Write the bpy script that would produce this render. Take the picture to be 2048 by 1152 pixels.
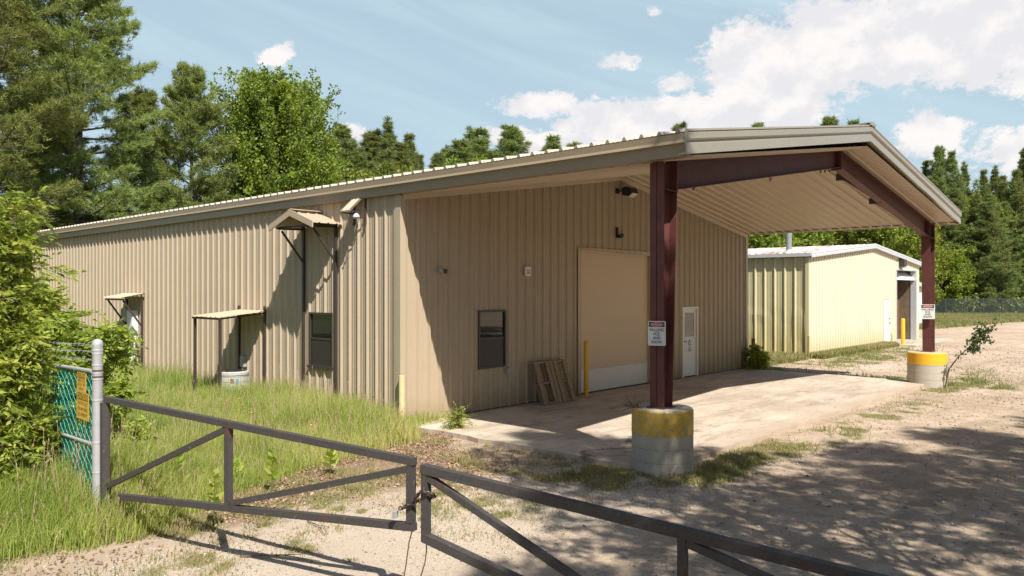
import bpy, bmesh, math, random
import numpy as np
from math import radians as R_, sin, cos, pi
for o in list(bpy.data.objects): bpy.data.objects.remove(o)
random.seed(7)
SC = bpy.context.scene
COL = SC.collection

# ------------------------------------------------------------------ camera
F_PX, CY_PX, YAW = 1552.35, 581.22, R_(47.598)
CAM = np.array([-9.932, -12.091, 2.657])
FW = np.array([sin(YAW), cos(YAW), 0.0]); RT = np.array([cos(YAW), -sin(YAW), 0.0])
cd = bpy.data.cameras.new('camera'); cam = bpy.data.objects.new('camera', cd); COL.objects.link(cam)
cam.location = CAM; cam.rotation_euler = (R_(90), 0, -YAW)
cd.sensor_width = 36; cd.lens = F_PX / 2048 * 36; cd.shift_y = (CY_PX - 576) / 2048
cd.clip_start = 0.05; cd.clip_end = 3000
SC.camera = cam

def at(u, v, d):            # a point on a sight line of the 2048-wide photograph, d metres ahead
    p = CAM + d * (FW + RT * (u - 1024) / F_PX); p = p.copy(); p[2] = CAM[2] + d * (CY_PX - v) / F_PX
    return p
def depth(x, y): return (x - CAM[0]) * FW[0] + (y - CAM[1]) * FW[1]

# ------------------------------------------------------------------ light
EXPO = 0.76
SUN_T = np.array([.33, .76, -1.0]); SUN_T /= np.linalg.norm(SUN_T)
sun_el = math.asin(-SUN_T[2]); sun_az = math.atan2(-SUN_T[0], -SUN_T[1])
sl = bpy.data.lights.new('sun', 'SUN'); sl.energy = 5.0; sl.angle = R_(.53); sl.color = (1, .94, .85)
so = bpy.data.objects.new('sun', sl); COL.objects.link(so); so.location = (-10, -30, 40)
import mathutils
so.rotation_euler = mathutils.Vector(SUN_T).to_track_quat('-Z', 'Y').to_euler()
SC.view_settings.view_transform = 'Standard'; SC.view_settings.look = 'None'
SC.view_settings.exposure = EXPO; SC.view_settings.gamma = 1
SC.render.engine = 'CYCLES'
SC.cycles.max_bounces = 7; SC.cycles.diffuse_bounces = 4; SC.cycles.glossy_bounces = 3
SC.cycles.transmission_bounces = 4; SC.cycles.transparent_max_bounces = 8
SC.cycles.sample_clamp_indirect = 8; SC.cycles.use_denoising = True

# ------------------------------------------------------------------ node helpers
class NT:
    def __init__(s, tree): s.t = tree; s.n = tree.nodes; s.l = tree.links
    def new(s, typ, **kw):
        n = s.n.new(typ)
        for k, v in kw.items(): setattr(n, k, v)
        return n
    def put(s, sock, v):
        if v is None: return
        if isinstance(v, bpy.types.NodeSocket): s.l.new(v, sock)
        elif isinstance(v, (tuple, list)) and len(v) == 3 and sock.type == 'RGBA': sock.default_value = (*v, 1)
        else: sock.default_value = v
    def m(s, op, a, b=None, c=None, clamp=False):
        n = s.new('ShaderNodeMath', operation=op); n.use_clamp = clamp
        s.put(n.inputs[0], a); s.put(n.inputs[1], b)
        if c is not None: s.put(n.inputs[2], c)
        return n.outputs[0]
    def vm(s, op, a, b=None, out=0, scale=None):
        n = s.new('ShaderNodeVectorMath', operation=op); s.put(n.inputs[0], a)
        if b is not None: s.put(n.inputs[1], b)
        if scale is not None: s.put(n.inputs[3], scale)
        return n.outputs[out]
    def noise(s, vec, scale, detail=4, rough=.55, dist=0, out='Fac'):
        n = s.new('ShaderNodeTexNoise'); s.put(n.inputs['Vector'], vec); n.inputs['Scale'].default_value = scale
        n.inputs['Detail'].default_value = detail; n.inputs['Roughness'].default_value = rough; n.inputs['Distortion'].default_value = dist
        return n.outputs[out]
    def ramp(s, fac, stops):
        n = s.new('ShaderNodeValToRGB'); s.put(n.inputs[0], fac); r = n.color_ramp
        while len(r.elements) < len(stops): r.elements.new(.5)
        for e, (p, c) in zip(r.elements, stops): e.position = p; e.color = (*c, 1) if len(c) == 3 else c
        return n.outputs[0]
    def step(s, x, a, b):
        n = s.new('ShaderNodeMapRange'); n.interpolation_type = 'SMOOTHSTEP'; s.put(n.inputs[0], x)
        n.inputs[1].default_value = a; n.inputs[2].default_value = b; return n.outputs[0]
    def mix(s, f, a, b, mode='MIX'):
        n = s.new('ShaderNodeMix', data_type='RGBA', blend_type=mode)
        s.put(n.inputs[0], f); s.put(n.inputs[6], a); s.put(n.inputs[7], b); return n.outputs[2]
    def comb(s, x, y, z):
        n = s.new('ShaderNodeCombineXYZ'); s.put(n.inputs[0], x); s.put(n.inputs[1], y); s.put(n.inputs[2], z); return n.outputs[0]
    def sep(s, v):
        n = s.new('ShaderNodeSeparateXYZ'); s.put(n.inputs[0], v); return n.outputs
    def pos(s): return s.new('ShaderNodeNewGeometry').outputs['Position']
    def attr(s, name, out='Fac'):
        n = s.new('ShaderNodeAttribute'); n.attribute_name = name; return n.outputs[out]
    def bump(s, h, strength=.3, dist=.01):
        n = s.new('ShaderNodeBump'); s.put(n.inputs['Height'], h); n.inputs['Strength'].default_value = strength
        n.inputs['Distance'].default_value = dist; return n.outputs[0]

def material(name):
    m = bpy.data.materials.new(name); m.use_nodes = True; nt = NT(m.node_tree)
    b = m.node_tree.nodes['Principled BSDF']; return m, nt, b
def simple(name, col, rough=.6, metal=0, var=.12, scale=3, bump=0, bscale=40, spec=None, spots=None):
    m, t, b = material(name)
    p = t.pos(); n = t.noise(p, scale, 5)
    c = t.mix(n, tuple(x * (1 - var) for x in col), tuple(min(1, x * (1 + var)) for x in col))
    if spots:   # (colour, scale, lo, hi)
        c = t.mix(t.step(t.noise(p, spots[1], 6, .6), spots[2], spots[3]), c, spots[0])
    t.put(b.inputs['Base Color'], c); b.inputs['Roughness'].default_value = rough; b.inputs['Metallic'].default_value = metal
    if spec is not None: b.inputs['Specular IOR Level'].default_value = spec
    if bump: t.put(b.inputs['Normal'], t.bump(t.noise(p, bscale, 4), bump))
    return m

# ------------------------------------------------------------------ world: Nishita sky + cumulus laid out by azimuth and elevation
def build_world():
    w = bpy.data.worlds.new('World'); SC.world = w; w.use_nodes = True
    t = NT(w.node_tree); t.n.clear()
    out = t.new('ShaderNodeOutputWorld'); sky = t.new('ShaderNodeTexSky', sky_type='NISHITA')
    sky.sun_disc = False; sky.sun_elevation = sun_el; sky.sun_rotation = sun_az
    sky.air_density = 1.0; sky.dust_density = 1.2; sky.ozone_density = 1.0
    g = t.new('ShaderNodeTexCoord').outputs['Generated']; x, y, z = t.sep(g)
    az = t.m('ARCTAN2', x, y); el = t.m('ARCSINE', z)
    ae = t.comb(az, el, 0)
    blobs = [(1560,135,135,80),(1490,180,70,75),(1660,85,130,60),(1790,95,120,48),(1900,45,110,55),(2000,60,130,85),(2150,60,150,90),
             (1260,240,100,40),(1390,235,110,40),(1520,225,120,48),(1075,212,60,22),(1150,248,34,14),(1250,122,46,17),(1350,165,42,20),
             (1870,262,55,42),(2025,300,60,35),(558,107,34,24),(705,268,52,16),(40,95,40,14),(1010,275,60,18),(1310,24,16,9),(620,278,60,16),(1160,290,140,20)]
    acc = None
    for u, v, su, sv in blobs:
        a0 = YAW + math.atan((u - 1024) / F_PX); e0 = math.atan((CY_PX - v) / math.hypot(F_PX, u - 1024))
        d = t.vm('MULTIPLY', t.vm('SUBTRACT', ae, (a0, e0, 0)), (F_PX / su / 1.3, F_PX / sv / 1.35, 0))
        f = t.m('SUBTRACT', 1, t.vm('LENGTH', d, out=1)) if su < 65 else t.m('MULTIPLY', t.m('SUBTRACT', 1, t.vm('LENGTH', d, out=1)), 2.0)
        acc = f if acc is None else t.m('MAXIMUM', acc, f)
    # other cumulus all round the horizon, away from this view
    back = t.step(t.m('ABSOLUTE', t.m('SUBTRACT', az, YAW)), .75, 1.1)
    nb = t.m('MULTIPLY', t.m('SUBTRACT', t.noise(g, 2.2, 4), .66), t.m('MULTIPLY', back, 4))
    acc = t.m('MAXIMUM', acc, t.m('ADD', nb, t.m('MULTIPLY', t.m('SUBTRACT', back, 1), 3)))
    gs = t.vm('MULTIPLY', g, (1, 1, 1.5))
    n1 = t.noise(gs, 9, 9, .62); n2 = t.noise(gs, 30, 8, .62)
    n3_ = t.noise(gs, 85, 6, .65)
    nn = t.m('ADD', t.m('ADD', t.m('MULTIPLY', t.m('SUBTRACT', n1, .5), 2.3), t.m('MULTIPLY', t.m('SUBTRACT', n2, .5), 2.0)), t.m('MULTIPLY', t.m('SUBTRACT', n3_, .5), .9))
    mask = t.step(t.m('ADD', acc, nn), .0, .48)
    # thin high cirrus streaks, tilted
    rot = t.new('ShaderNodeVectorRotate', rotation_type='Z_AXIS'); t.put(rot.inputs[0], ae); rot.inputs['Angle'].default_value = .32
    cir = t.noise(t.vm('MULTIPLY', rot.outputs[0], (1.6, 13, 1)), 1.6, 5, .5, .6)
    cirm = t.m('MULTIPLY', t.step(cir, .34, .82), .26)
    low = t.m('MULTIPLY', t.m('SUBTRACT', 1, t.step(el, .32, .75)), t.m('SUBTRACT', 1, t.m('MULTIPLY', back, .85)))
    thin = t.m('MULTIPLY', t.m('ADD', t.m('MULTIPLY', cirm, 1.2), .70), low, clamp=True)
    up_ = t.noise(t.vm('ADD', gs, (0, 0, .035)), 9, 6, .6)
    shade = t.step(t.m('ADD', t.m('MULTIPLY', t.m('SUBTRACT', n1, up_), 2.2), t.m('MULTIPLY', t.noise(gs, 22, 6, .6), .9)), .25, .75)
    k = 2 ** -EXPO
    ccol = t.mix(shade, (.83 * k, .83 * k, .86 * k), (1.0 * k, .96 * k, .945 * k))
    bg = t.new('ShaderNodeBackground'); t.put(bg.inputs[0], sky.outputs[0]); bg.inputs[1].default_value = .075
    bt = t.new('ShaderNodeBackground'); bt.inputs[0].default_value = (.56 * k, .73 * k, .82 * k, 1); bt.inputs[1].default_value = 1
    bc = t.new('ShaderNodeBackground'); t.put(bc.inputs[0], ccol); bc.inputs[1].default_value = 1
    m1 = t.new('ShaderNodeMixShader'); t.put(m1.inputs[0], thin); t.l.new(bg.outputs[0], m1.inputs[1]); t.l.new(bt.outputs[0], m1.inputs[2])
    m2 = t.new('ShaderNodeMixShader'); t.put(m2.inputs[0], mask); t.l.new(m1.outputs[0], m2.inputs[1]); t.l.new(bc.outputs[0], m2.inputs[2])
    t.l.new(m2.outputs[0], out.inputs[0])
build_world()

# ------------------------------------------------------------------ mesh helpers
class MB:
    def __init__(s): s.v = []; s.f = []
    def add(s, vs, fs):
        n = len(s.v); s.v += [tuple(float(c) for c in p) for p in vs]; s.f += [tuple(i + n for i in f) for f in fs]; return s
    def box(s, x0, x1, y0, y1, z0, z1, b=0):
        if b:
            bm = bmesh.new(); bmesh.ops.create_cube(bm, size=1)
            for v in bm.verts: v.co = ((x0 + x1) / 2 + v.co.x * (x1 - x0), (y0 + y1) / 2 + v.co.y * (y1 - y0), (z0 + z1) / 2 + v.co.z * (z1 - z0))
            bmesh.ops.bevel(bm, geom=bm.edges[:], offset=b, segments=2, affect='EDGES')
            bm.verts.index_update(); s.add([v.co[:] for v in bm.verts], [[v.index for v in f.verts] for f in bm.faces]); bm.free(); return s
        return s.add([(x0,y0,z0),(x1,y0,z0),(x1,y1,z0),(x0,y1,z0),(x0,y0,z1),(x1,y0,z1),(x1,y1,z1),(x0,y1,z1)],
                     [(0,3,2,1),(4,5,6,7),(0,1,5,4),(1,2,6,5),(2,3,7,6),(3,0,4,7)])
    def quad(s, a, b, c, d): return s.add([a, b, c, d], [(0, 1, 2, 3)])
    def beam(s, p, q, w, h, up=(0, 0, 1)):
        p = np.array(p, float); q = np.array(q, float); d = (q - p) / np.linalg.norm(q - p); u = np.array(up, float)
        r = np.cross(d, u); r /= np.linalg.norm(r); u = np.cross(r, d)
        vs = [e + r * sx * w / 2 + u * sy * h / 2 for e in (p, q) for sx, sy in ((-1,-1),(1,-1),(1,1),(-1,1))]
        return s.add(vs, [(0,3,2,1),(4,5,6,7),(0,1,5,4),(1,2,6,5),(2,3,7,6),(3,0,4,7)])
    def tube(s, pts, rad, n=8, cap=True):
        pts = [np.array(p, float) for p in pts]; m = len(pts)
        if not hasattr(rad, '__len__'): rad = [rad] * m
        base = len(s.v); prev = None
        for i, p in enumerate(pts):
            d = pts[min(i + 1, m - 1)] - pts[max(i - 1, 0)]; d = d / (np.linalg.norm(d) + 1e-9)
            a = prev if prev is not None else (np.array([0, 0, 1.]) if abs(d[2]) < .9 else np.array([1., 0, 0]))
            r = a - d * (a @ d)
            if np.linalg.norm(r) < 1e-4: r = np.cross(d, [1, .3, 0])
            r /= np.linalg.norm(r); prev = r; u = np.cross(d, r)
            for k in range(n):
                an = 2 * pi * k / n; s.v.append(tuple(p + (r * cos(an) + u * sin(an)) * rad[i]))
        for i in range(m - 1):
            for k in range(n):
                a = base + i * n + k; b = base + i * n + (k + 1) % n; s.f.append((a, b, b + n, a + n))
        if cap: s.f.append(tuple(base + k for k in range(n))[::-1]); s.f.append(tuple(base + (m - 1) * n + k for k in range(n)))
        return s
    def lathe(s, prof, cx, cy, n=32):
        base = len(s.v)
        for r, z in prof:
            for k in range(n): s.v.append((cx + r * cos(2 * pi * k / n), cy + r * sin(2 * pi * k / n), z))
        for i in range(len(prof) - 1):
            for k in range(n):
                a = base + i * n + k; b = base + i * n + (k + 1) % n; s.f.append((a, b, b + n, a + n))
        s.f.append(tuple(base + (len(prof) - 1) * n + k for k in range(n))); s.f.append(tuple(base + k for k in range(n))[::-1])
        return s
    def prism(s, poly, ext):     # poly: list of 3-D points (planar), ext: vector
        n = len(poly); e = np.array(ext, float); p = [np.array(q, float) for q in poly]
        return s.add(p + [q + e for q in p], [tuple(range(n))[::-1], tuple(range(n, 2 * n))] + [(i, (i + 1) % n, (i + 1) % n + n, i + n) for i in range(n)])
    def strip(s, A, B):          # two polylines -> quads
        n = len(A); return s.add(list(A) + list(B), [(i, i + 1, n + i + 1, n + i) for i in range(n - 1)])
    def build(s, name, mat, parent=None, smooth=False, keep=False):
        V = np.array(s.v)
        if parent is not None:
            root = parent
            while root.parent: root = root.parent
            org = np.array(root.location)
        else: org = np.array([(V[:,0].min() + V[:,0].max()) / 2, (V[:,1].min() + V[:,1].max()) / 2, V[:,2].min()])
        if keep: org = np.zeros(3)
        me = bpy.data.meshes.new(name); me.from_pydata([tuple(p) for p in V - org], [], s.f)
        if len(s.f) < 30000:
            bm = bmesh.new(); bm.from_mesh(me); bmesh.ops.recalc_face_normals(bm, faces=bm.faces[:]); bm.to_mesh(me); bm.free()
        me.materials.append(mat)
        if smooth: me.polygons.foreach_set('use_smooth', [True] * len(me.polygons))
        o = bpy.data.objects.new(name, me); COL.objects.link(o)
        if parent is not None: o.parent = parent
        else: o.location = org
        if smooth: 
            try: me.set_sharp_from_angle(angle=R_(35))
            except Exception: pass
        return o
def tag(o, label=None, cat=None, group=None, kind=None):
    for k, v in (('label', label), ('category', cat), ('group', group), ('kind', kind)):
        if v: o[k] = v
    return o
def thing(name, loc, label, cat, group=None):
    o = bpy.data.objects.new(name, None); COL.objects.link(o); o.location = loc; o.empty_display_size = .2
    return tag(o, label, cat, group)
def np_mesh(name, V, k, mat, parent=None, attrs=None, F=None, loc=None):
    V = np.ascontiguousarray(V, dtype=np.float32); me = bpy.data.meshes.new(name)
    if F is None: F = np.arange(len(V), dtype=np.int32).reshape(-1, k)
    me.vertices.add(len(V)); me.vertices.foreach_set('co', V.ravel())
    me.loops.add(F.size); me.loops.foreach_set('vertex_index', np.ascontiguousarray(F, dtype=np.int32).ravel())
    me.polygons.add(len(F)); me.polygons.foreach_set('loop_start', np.arange(0, F.size, F.shape[1], dtype=np.int32))
    me.update(calc_edges=True)
    for an, arr in (attrs or {}).items():
        a = me.attributes.new(an, 'FLOAT', 'POINT'); a.data.foreach_set('value', np.ascontiguousarray(arr, dtype=np.float32))
    me.materials.append(mat)
    o = bpy.data.objects.new(name, me); COL.objects.link(o)
    if parent is not None: o.parent = parent
    elif loc is not None: o.location = loc
    return o
def text_mesh(name, body, mat, parent, origin, ax, up, size, width=None, out=(0, 0, 0)):
    cu = bpy.data.curves.new('tmp', 'FONT'); cu.body = body; cu.size = size; cu.align_x = 'CENTER'; cu.align_y = 'CENTER'; cu.space_line = .95
    cu.offset = size * .018
    to = bpy.data.objects.new('tmp', cu); COL.objects.link(to)
    dg = bpy.context.evaluated_depsgraph_get(); dg.update(); me = bpy.data.meshes.new_from_object(to.evaluated_get(dg))
    co = np.empty(len(me.vertices) * 3); me.vertices.foreach_get('co', co); co = co.reshape(-1, 3)
    w = np.ptp(co[:, 0]); sx = width / w if width else 1
    co[:, 0] -= (co[:, 0].max() + co[:, 0].min()) / 2; co[:, 1] -= (co[:, 1].max() + co[:, 1].min()) / 2
    root = parent
    while root.parent: root = root.parent
    P = np.array(origin) + np.outer(co[:, 0] * sx, ax) + np.outer(co[:, 1], up) + np.array(out) - np.array(root.location)
    me.vertices.foreach_set('co', P.ravel()); me.materials.clear(); me.materials.append(mat); me.name = name
    bpy.data.objects.remove(to); bpy.data.curves.remove(cu)
    o = bpy.data.objects.new(name, me); COL.objects.link(o); o.parent = parent; return o

# ------------------------------------------------------------------ materials
TAN = (.40, .325, .235)
def painted_steel(name, col, rough=.42, dirt=(.2, .15, .1), dirt_z=None, streak=.5):
    m, t, b = material(name); p = t.pos()
    big = t.noise(p, .7, 4); fine = t.noise(t.vm('MULTIPLY', p, (5, 5, .5)), 2.2, 6, .65)
    c = t.mix(big, tuple(x * .93 for x in col), tuple(x * 1.06 for x in col))
    c = t.mix(t.m('MULTIPLY', t.step(fine, .5, .78), streak * .5), c, tuple(x * .68 for x in col))
    if dirt_z:
        z = t.sep(p)[2]; g = t.m('SUBTRACT', 1, t.step(t.m('ADD', z, t.m('MULTIPLY', t.noise(p, 3, 5), -.6)), dirt_z[0], dirt_z[1]))
        c = t.mix(t.m('MULTIPLY', g, .45), c, dirt)
    # rows of small fasteners
    t.put(b.inputs['Base Color'], c); b.inputs['Roughness'].default_value = rough; b.inputs['Specular IOR Level'].default_value = .45
    t.put(b.inputs['Normal'], t.bump(t.noise(p, 2.3, 3), .25, .02))
    return m
M = {}
M['tan'] = painted_steel('tan_painted_steel', TAN, dirt=(.25, .19, .12), dirt_z=(-.3, .35))
M['tan_trim'] = painted_steel('tan_trim_steel', (.40, .335, .24), .36)
M['fascia'] = painted_steel('fascia_steel', (.36, .32, .25), .30)
M['soffit'] = painted_steel('soffit_steel', (.43, .335, .235), .40, streak=.35)
M['roof'] = painted_steel('roof_steel', (.44, .40, .34), .35)
M['eave'] = painted_steel('eave_fascia_steel', (.27, .215, .145), .33)
M['fascia'] = painted_steel('gable_fascia_steel', (.36, .32, .25), .24); M['fascia'].node_tree.nodes['Principled BSDF'].inputs['Metallic'].default_value = .35
M['door_beige'] = painted_steel('beige_door', (.55, .425, .295), .5, streak=.2)
M['door_white'] = painted_steel('white_door_panel', (.62, .60, .56), .5, streak=.4)
M['maroon'] = simple('maroon_primer', (.115, .036, .031), .6, var=.35, scale=4, bump=.2, bscale=60, spots=((.05, .03, .03), 9, .55, .75))
M['brown_steel'] = simple('dark_brown_steel', (.052, .036, .030), .5, var=.25, scale=8, bump=.2)
M['bronze'] = simple('bronze_frame', (.045, .035, .028), .4, var=.15)
M['concrete'] = None
M['yellow'] = simple('yellow_paint', (.72, .40, .02), .5, var=.12, scale=6, spots=((.35, .3, .22), 30, .63, .67))
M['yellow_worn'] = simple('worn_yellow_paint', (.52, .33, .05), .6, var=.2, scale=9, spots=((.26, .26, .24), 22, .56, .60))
M['cream_pipe'] = simple('faded_cream_paint', (.62, .50, .28), .6, var=.2, scale=5, spots=((.33, .14, .06), 6, .60, .68))
M['olive_pipe'] = simple('olive_paint', (.22, .18, .05), .6, var=.2, scale=8, spots=((.16, .08, .03), 12, .55, .65))
M['white'] = simple('white_paint', (.70, .69, .66), .5, var=.06)
M['white_metal'] = simple('white_metal', (.62, .63, .64), .4, var=.08)
M['grey_box'] = simple('grey_enamel', (.30, .31, .31), .5, var=.1)
M['galv'] = simple('galvanised_steel', (.46, .47, .50), .42, metal=.35, var=.15, scale=14, bump=.1, spots=((.38, .27, .22), 5, .66, .76))
M['black'] = simple('black_plastic', (.02, .02, .02), .45, var=.1)
M['lens'] = simple('lamp_lens', (.62, .58, .5), .2, var=.05)
M['sign_white'] = simple('sign_white', (.60, .63, .62), .45, var=.08)
M['sign_red'] = simple('sign_red', (.42, .06, .07), .5, var=.1)
M['sign_black'] = simple('sign_black', (.025, .02, .025), .5, var=.1)
M['sign_pink'] = simple('sign_faded_lettering', (.62, .40, .42), .5, var=.1)
M['sign_yellow'] = simple('faded_yellow_sign', (.58, .36, .05), .55, var=.22, scale=7, spots=((.40, .29, .12), 12, .5, .7))
M['sign_ink'] = simple('faded_sign_ink', (.13, .075, .02), .6, var=.3, scale=16, spots=((.34, .22, .05), 30, .5, .6))
M['cream'] = painted_steel('cream_steel', (.60, .565, .44), .5, dirt=(.5, .42, .16), dirt_z=(-.3, .8), streak=.35)
M['cream_shaded'] = painted_steel('shaded_weathered_cream_steel', (.50, .46, .27), .55, dirt=(.36, .27, .06), dirt_z=(-.5, 1.6), streak=.8)  # side copy of the cream: shade put into its colour, plus dirt and streaks
M['silver_trim'] = simple('pale_metal_trim', (.52, .53, .54), .4, metal=.2, var=.12, scale=5)
M['insulation'] = simple('insulation_foil', (.16, .125, .085), .5, var=.5, scale=4, bump=.6, bscale=7)
M['red_panel'] = simple('red_paint', (.38, .05, .02), .5, var=.15)
M['oak'] = simple('brown_wood', (.14, .07, .035), .7, var=.3, scale=6)
M['bark'] = simple('bark', (.10, .082, .068), .9, var=.4, scale=8, bump=.8, bscale=14)
M['twig'] = simple('twig_bark', (.12, .085, .06), .85, var=.35, scale=20)
M['wire'] = simple('rusty_cable', (.10, .05, .035), .6, var=.3, scale=30)
M['tape'] = simple('pale_smear', (.55, .53, .5), .5)
M['ac'] = simple('weathered_grey_enamel', (.42, .42, .39), .5, var=.15, scale=9)
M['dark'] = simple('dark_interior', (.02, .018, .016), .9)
M['blue'] = simple('blue_sticker', (.12, .26, .36), .5)
M['stack'] = simple('stack_metal', (.42, .45, .48), .35, metal=.6, var=.15)

def gate_steel():
    m, t, b = material('weathered_gate_steel'); p = t.pos()
    n = t.noise(p, 3.2, 7, .65); n2 = t.noise(p, 28, 5)
    c = t.mix(n2, (.034, .032, .031), (.078, .072, .069))
    c = t.mix(t.m('MULTIPLY', t.step(n, .56, .70), .7), c, (.105, .05, .03)); c = t.mix(t.m('MULTIPLY', t.step(t.noise(p, 17, 4), .64, .74), .5), c, (.22, .20, .185))
    t.put(b.inputs['Base Color'], c); b.inputs['Roughness'].default_value = .6; b.inputs['Specular IOR Level'].default_value = .3
    t.put(b.inputs['Normal'], t.bump(n2, .35, .004)); return m
M['gate'] = gate_steel()
def wood_mat():
    m, t, b = material('weathered_pallet_wood'); p = t.pos()
    g = t.noise(t.vm('MULTIPLY', p, (9, 9, 1.2)), 6, 6, .6); r = t.attr('rnd')
    c = t.ramp(g, [(.3, (.14, .09, .055)), (.5, (.28, .19, .115)), (.7, (.42, .30, .19))])
    t.put(b.inputs['Base Color'], c); b.inputs['Roughness'].default_value = .8; t.put(b.inputs['Normal'], t.bump(g, .6, .004)); return m
M['wood'] = wood_mat()
def rust_roof():
    m, t, b = material('rusting_roof'); p = t.pos()
    n = t.noise(t.vm('MULTIPLY', p, (.5, 3, 1)), 2.0, 7, .6)
    c = t.mix(t.step(n, .42, .64), (.55, .50, .47), (.36, .20, .16)); t.put(b.inputs['Base Color'], c); b.inputs['Roughness'].default_value = .5; return m
M['rust_roof'] = rust_roof()
def glass_mat(name, base=(.012, .014, .013), ior=1.5, spec=.5):
    m, t, b = material(name); t.put(b.inputs['Base Color'], base); b.inputs['Roughness'].default_value = .03
    b.inputs['IOR'].default_value = ior; b.inputs['Specular IOR Level'].default_value = spec
    b.inputs['Coat Weight'].default_value = 1; b.inputs['Coat Roughness'].default_value = .02; b.inputs['Coat IOR'].default_value = 1.35
    t.put(b.inputs['Normal'], t.bump(t.noise(t.pos(), 1.6, 2), .05, .02)); return m
M['glass'] = glass_mat('window_glass')
def screen_mat():
    m, t, b = material('insect_screen'); t.put(b.inputs['Base Color'], (.035, .03, .03)); b.inputs['Roughness'].default_value = .35
    b.inputs['Specular IOR Level'].default_value = .35; return m
M['screen'] = screen_mat()

def concrete_mat(name, col, stain=.5, rings=None):
    m, t, b = material(name); p = t.pos()
    a = t.noise(p, .8, 6, .6); f = t.noise(p, 18, 6, .65); g = t.noise(p, 120, 2)
    c = t.mix(a, tuple(x * .82 for x in col), tuple(x * 1.13 for x in col))
    c = t.mix(t.m('MULTIPLY', t.step(f, .48, .70), stain), c, tuple(x * .66 for x in col))
    c = t.mix(t.m('MULTIPLY', t.step(g, .60, .70), .35), c, tuple(x * .5 for x in col))
    h = t.m('ADD', t.m('MULTIPLY', f, .6), t.m('MULTIPLY', g, .25))
    if rings:
        z = t.sep(p)[2]; fr = t.m('FRACT', t.m('DIVIDE', z, rings)); ln = t.m('SUBTRACT', 1, t.step(t.m('ABSOLUTE', t.m('SUBTRACT', fr, .5)), .0, .05))
        c = t.mix(t.m('MULTIPLY', ln, .45), c, tuple(x * .45 for x in col)); h = t.m('SUBTRACT', h, t.m('MULTIPLY', ln, .8))
    t.put(b.inputs['Base Color'], c); b.inputs['Roughness'].default_value = .88; t.put(b.inputs['Normal'], t.bump(h, .45, .008)); return m
M['pier'] = concrete_mat('cast_concrete', (.42, .38, .32), .4, .2)

def foliage(name, stops, trans=.46, rough=.55):
    m = bpy.data.materials.new(name); m.use_nodes = True; t = NT(m.node_tree); t.n.clear()
    out = t.new('ShaderNodeOutputMaterial'); r = t.attr('rnd'); oi = t.new('ShaderNodeObjectInfo').outputs['Random']
    c = t.ramp(r, stops)
    hs = t.new('ShaderNodeHueSaturation'); t.put(hs.inputs['Color'], c); t.put(hs.inputs['Hue'], t.m('ADD', .485, t.m('MULTIPLY', oi, .03)))
    t.put(hs.inputs['Value'], t.m('ADD', .85, t.m('MULTIPLY', oi, .3))); c = hs.outputs[0]
    d = t.new('ShaderNodeBsdfPrincipled'); t.put(d.inputs['Base Color'], c); d.inputs['Roughness'].default_value = rough; d.inputs['Specular IOR Level'].default_value = .3
    tr = t.new('ShaderNodeBsdfTranslucent'); t.put(tr.inputs[0], t.mix(1.0, c, (1.25, 1.15, .6), 'MULTIPLY'))
    mx = t.new('ShaderNodeMixShader'); mx.inputs[0].default_value = trans; t.l.new(d.outputs[0], mx.inputs[1]); t.l.new(tr.outputs[0], mx.inputs[2])
    t.l.new(mx.outputs[0], out.inputs[0]); return m
M['pine'] = foliage('pine_needles', [(0, (.12, .175, .06)), (.5, (.23, .29, .09)), (1, (.36, .40, .13))])
M['pine_far'] = foliage('far_pine_needles', [(0, (.11, .155, .07)), (.5, (.19, .245, .09)), (1, (.30, .34, .12))])
M['maple'] = foliage('maple_leaves', [(0, (.10, .17, .03)), (.5, (.19, .29, .04)), (1, (.31, .40, .06))])
M['bright'] = foliage('bright_leaves', [(0, (.12, .17, .03)), (.5, (.21, .27, .045)), (1, (.34, .36, .06))])
M['shrub'] = foliage('shrub_leaves', [(0, (.16, .25, .045)), (.5, (.32, .43, .07)), (1, (.54, .60, .15))], .55)
M['grass'] = foliage('grass_blades', [(0, (.15, .22, .04)), (.35, (.27, .35, .065)), (.65, (.42, .44, .14)), (1, (.60, .52, .28))], .5)
M['weed'] = foliage('weed_blades', [(0, (.10, .15, .035)), (.3, (.19, .23, .06)), (.55, (.32, .27, .13)), (1, (.44, .34, .20))], .3)
M['litter'] = foliage('dry_leaves', [(0, (.16, .10, .06)), (.5, (.30, .20, .13)), (1, (.46, .34, .24))], .1)
M['pebble'] = foliage('pebbles', [(0, (.22, .18, .15)), (.5, (.42, .36, .30)), (1, (.62, .57, .51))], 0, .8)
M['dark_leaf'] = foliage('dark_leaves', [(0, (.045, .07, .028)), (1, (.10, .14, .05))], .3)
M['mesh_green'] = simple('green_privacy_slat', (.015, .17, .14), .4, var=.5, scale=5)
M['vine'] = M['dark_leaf']

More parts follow.
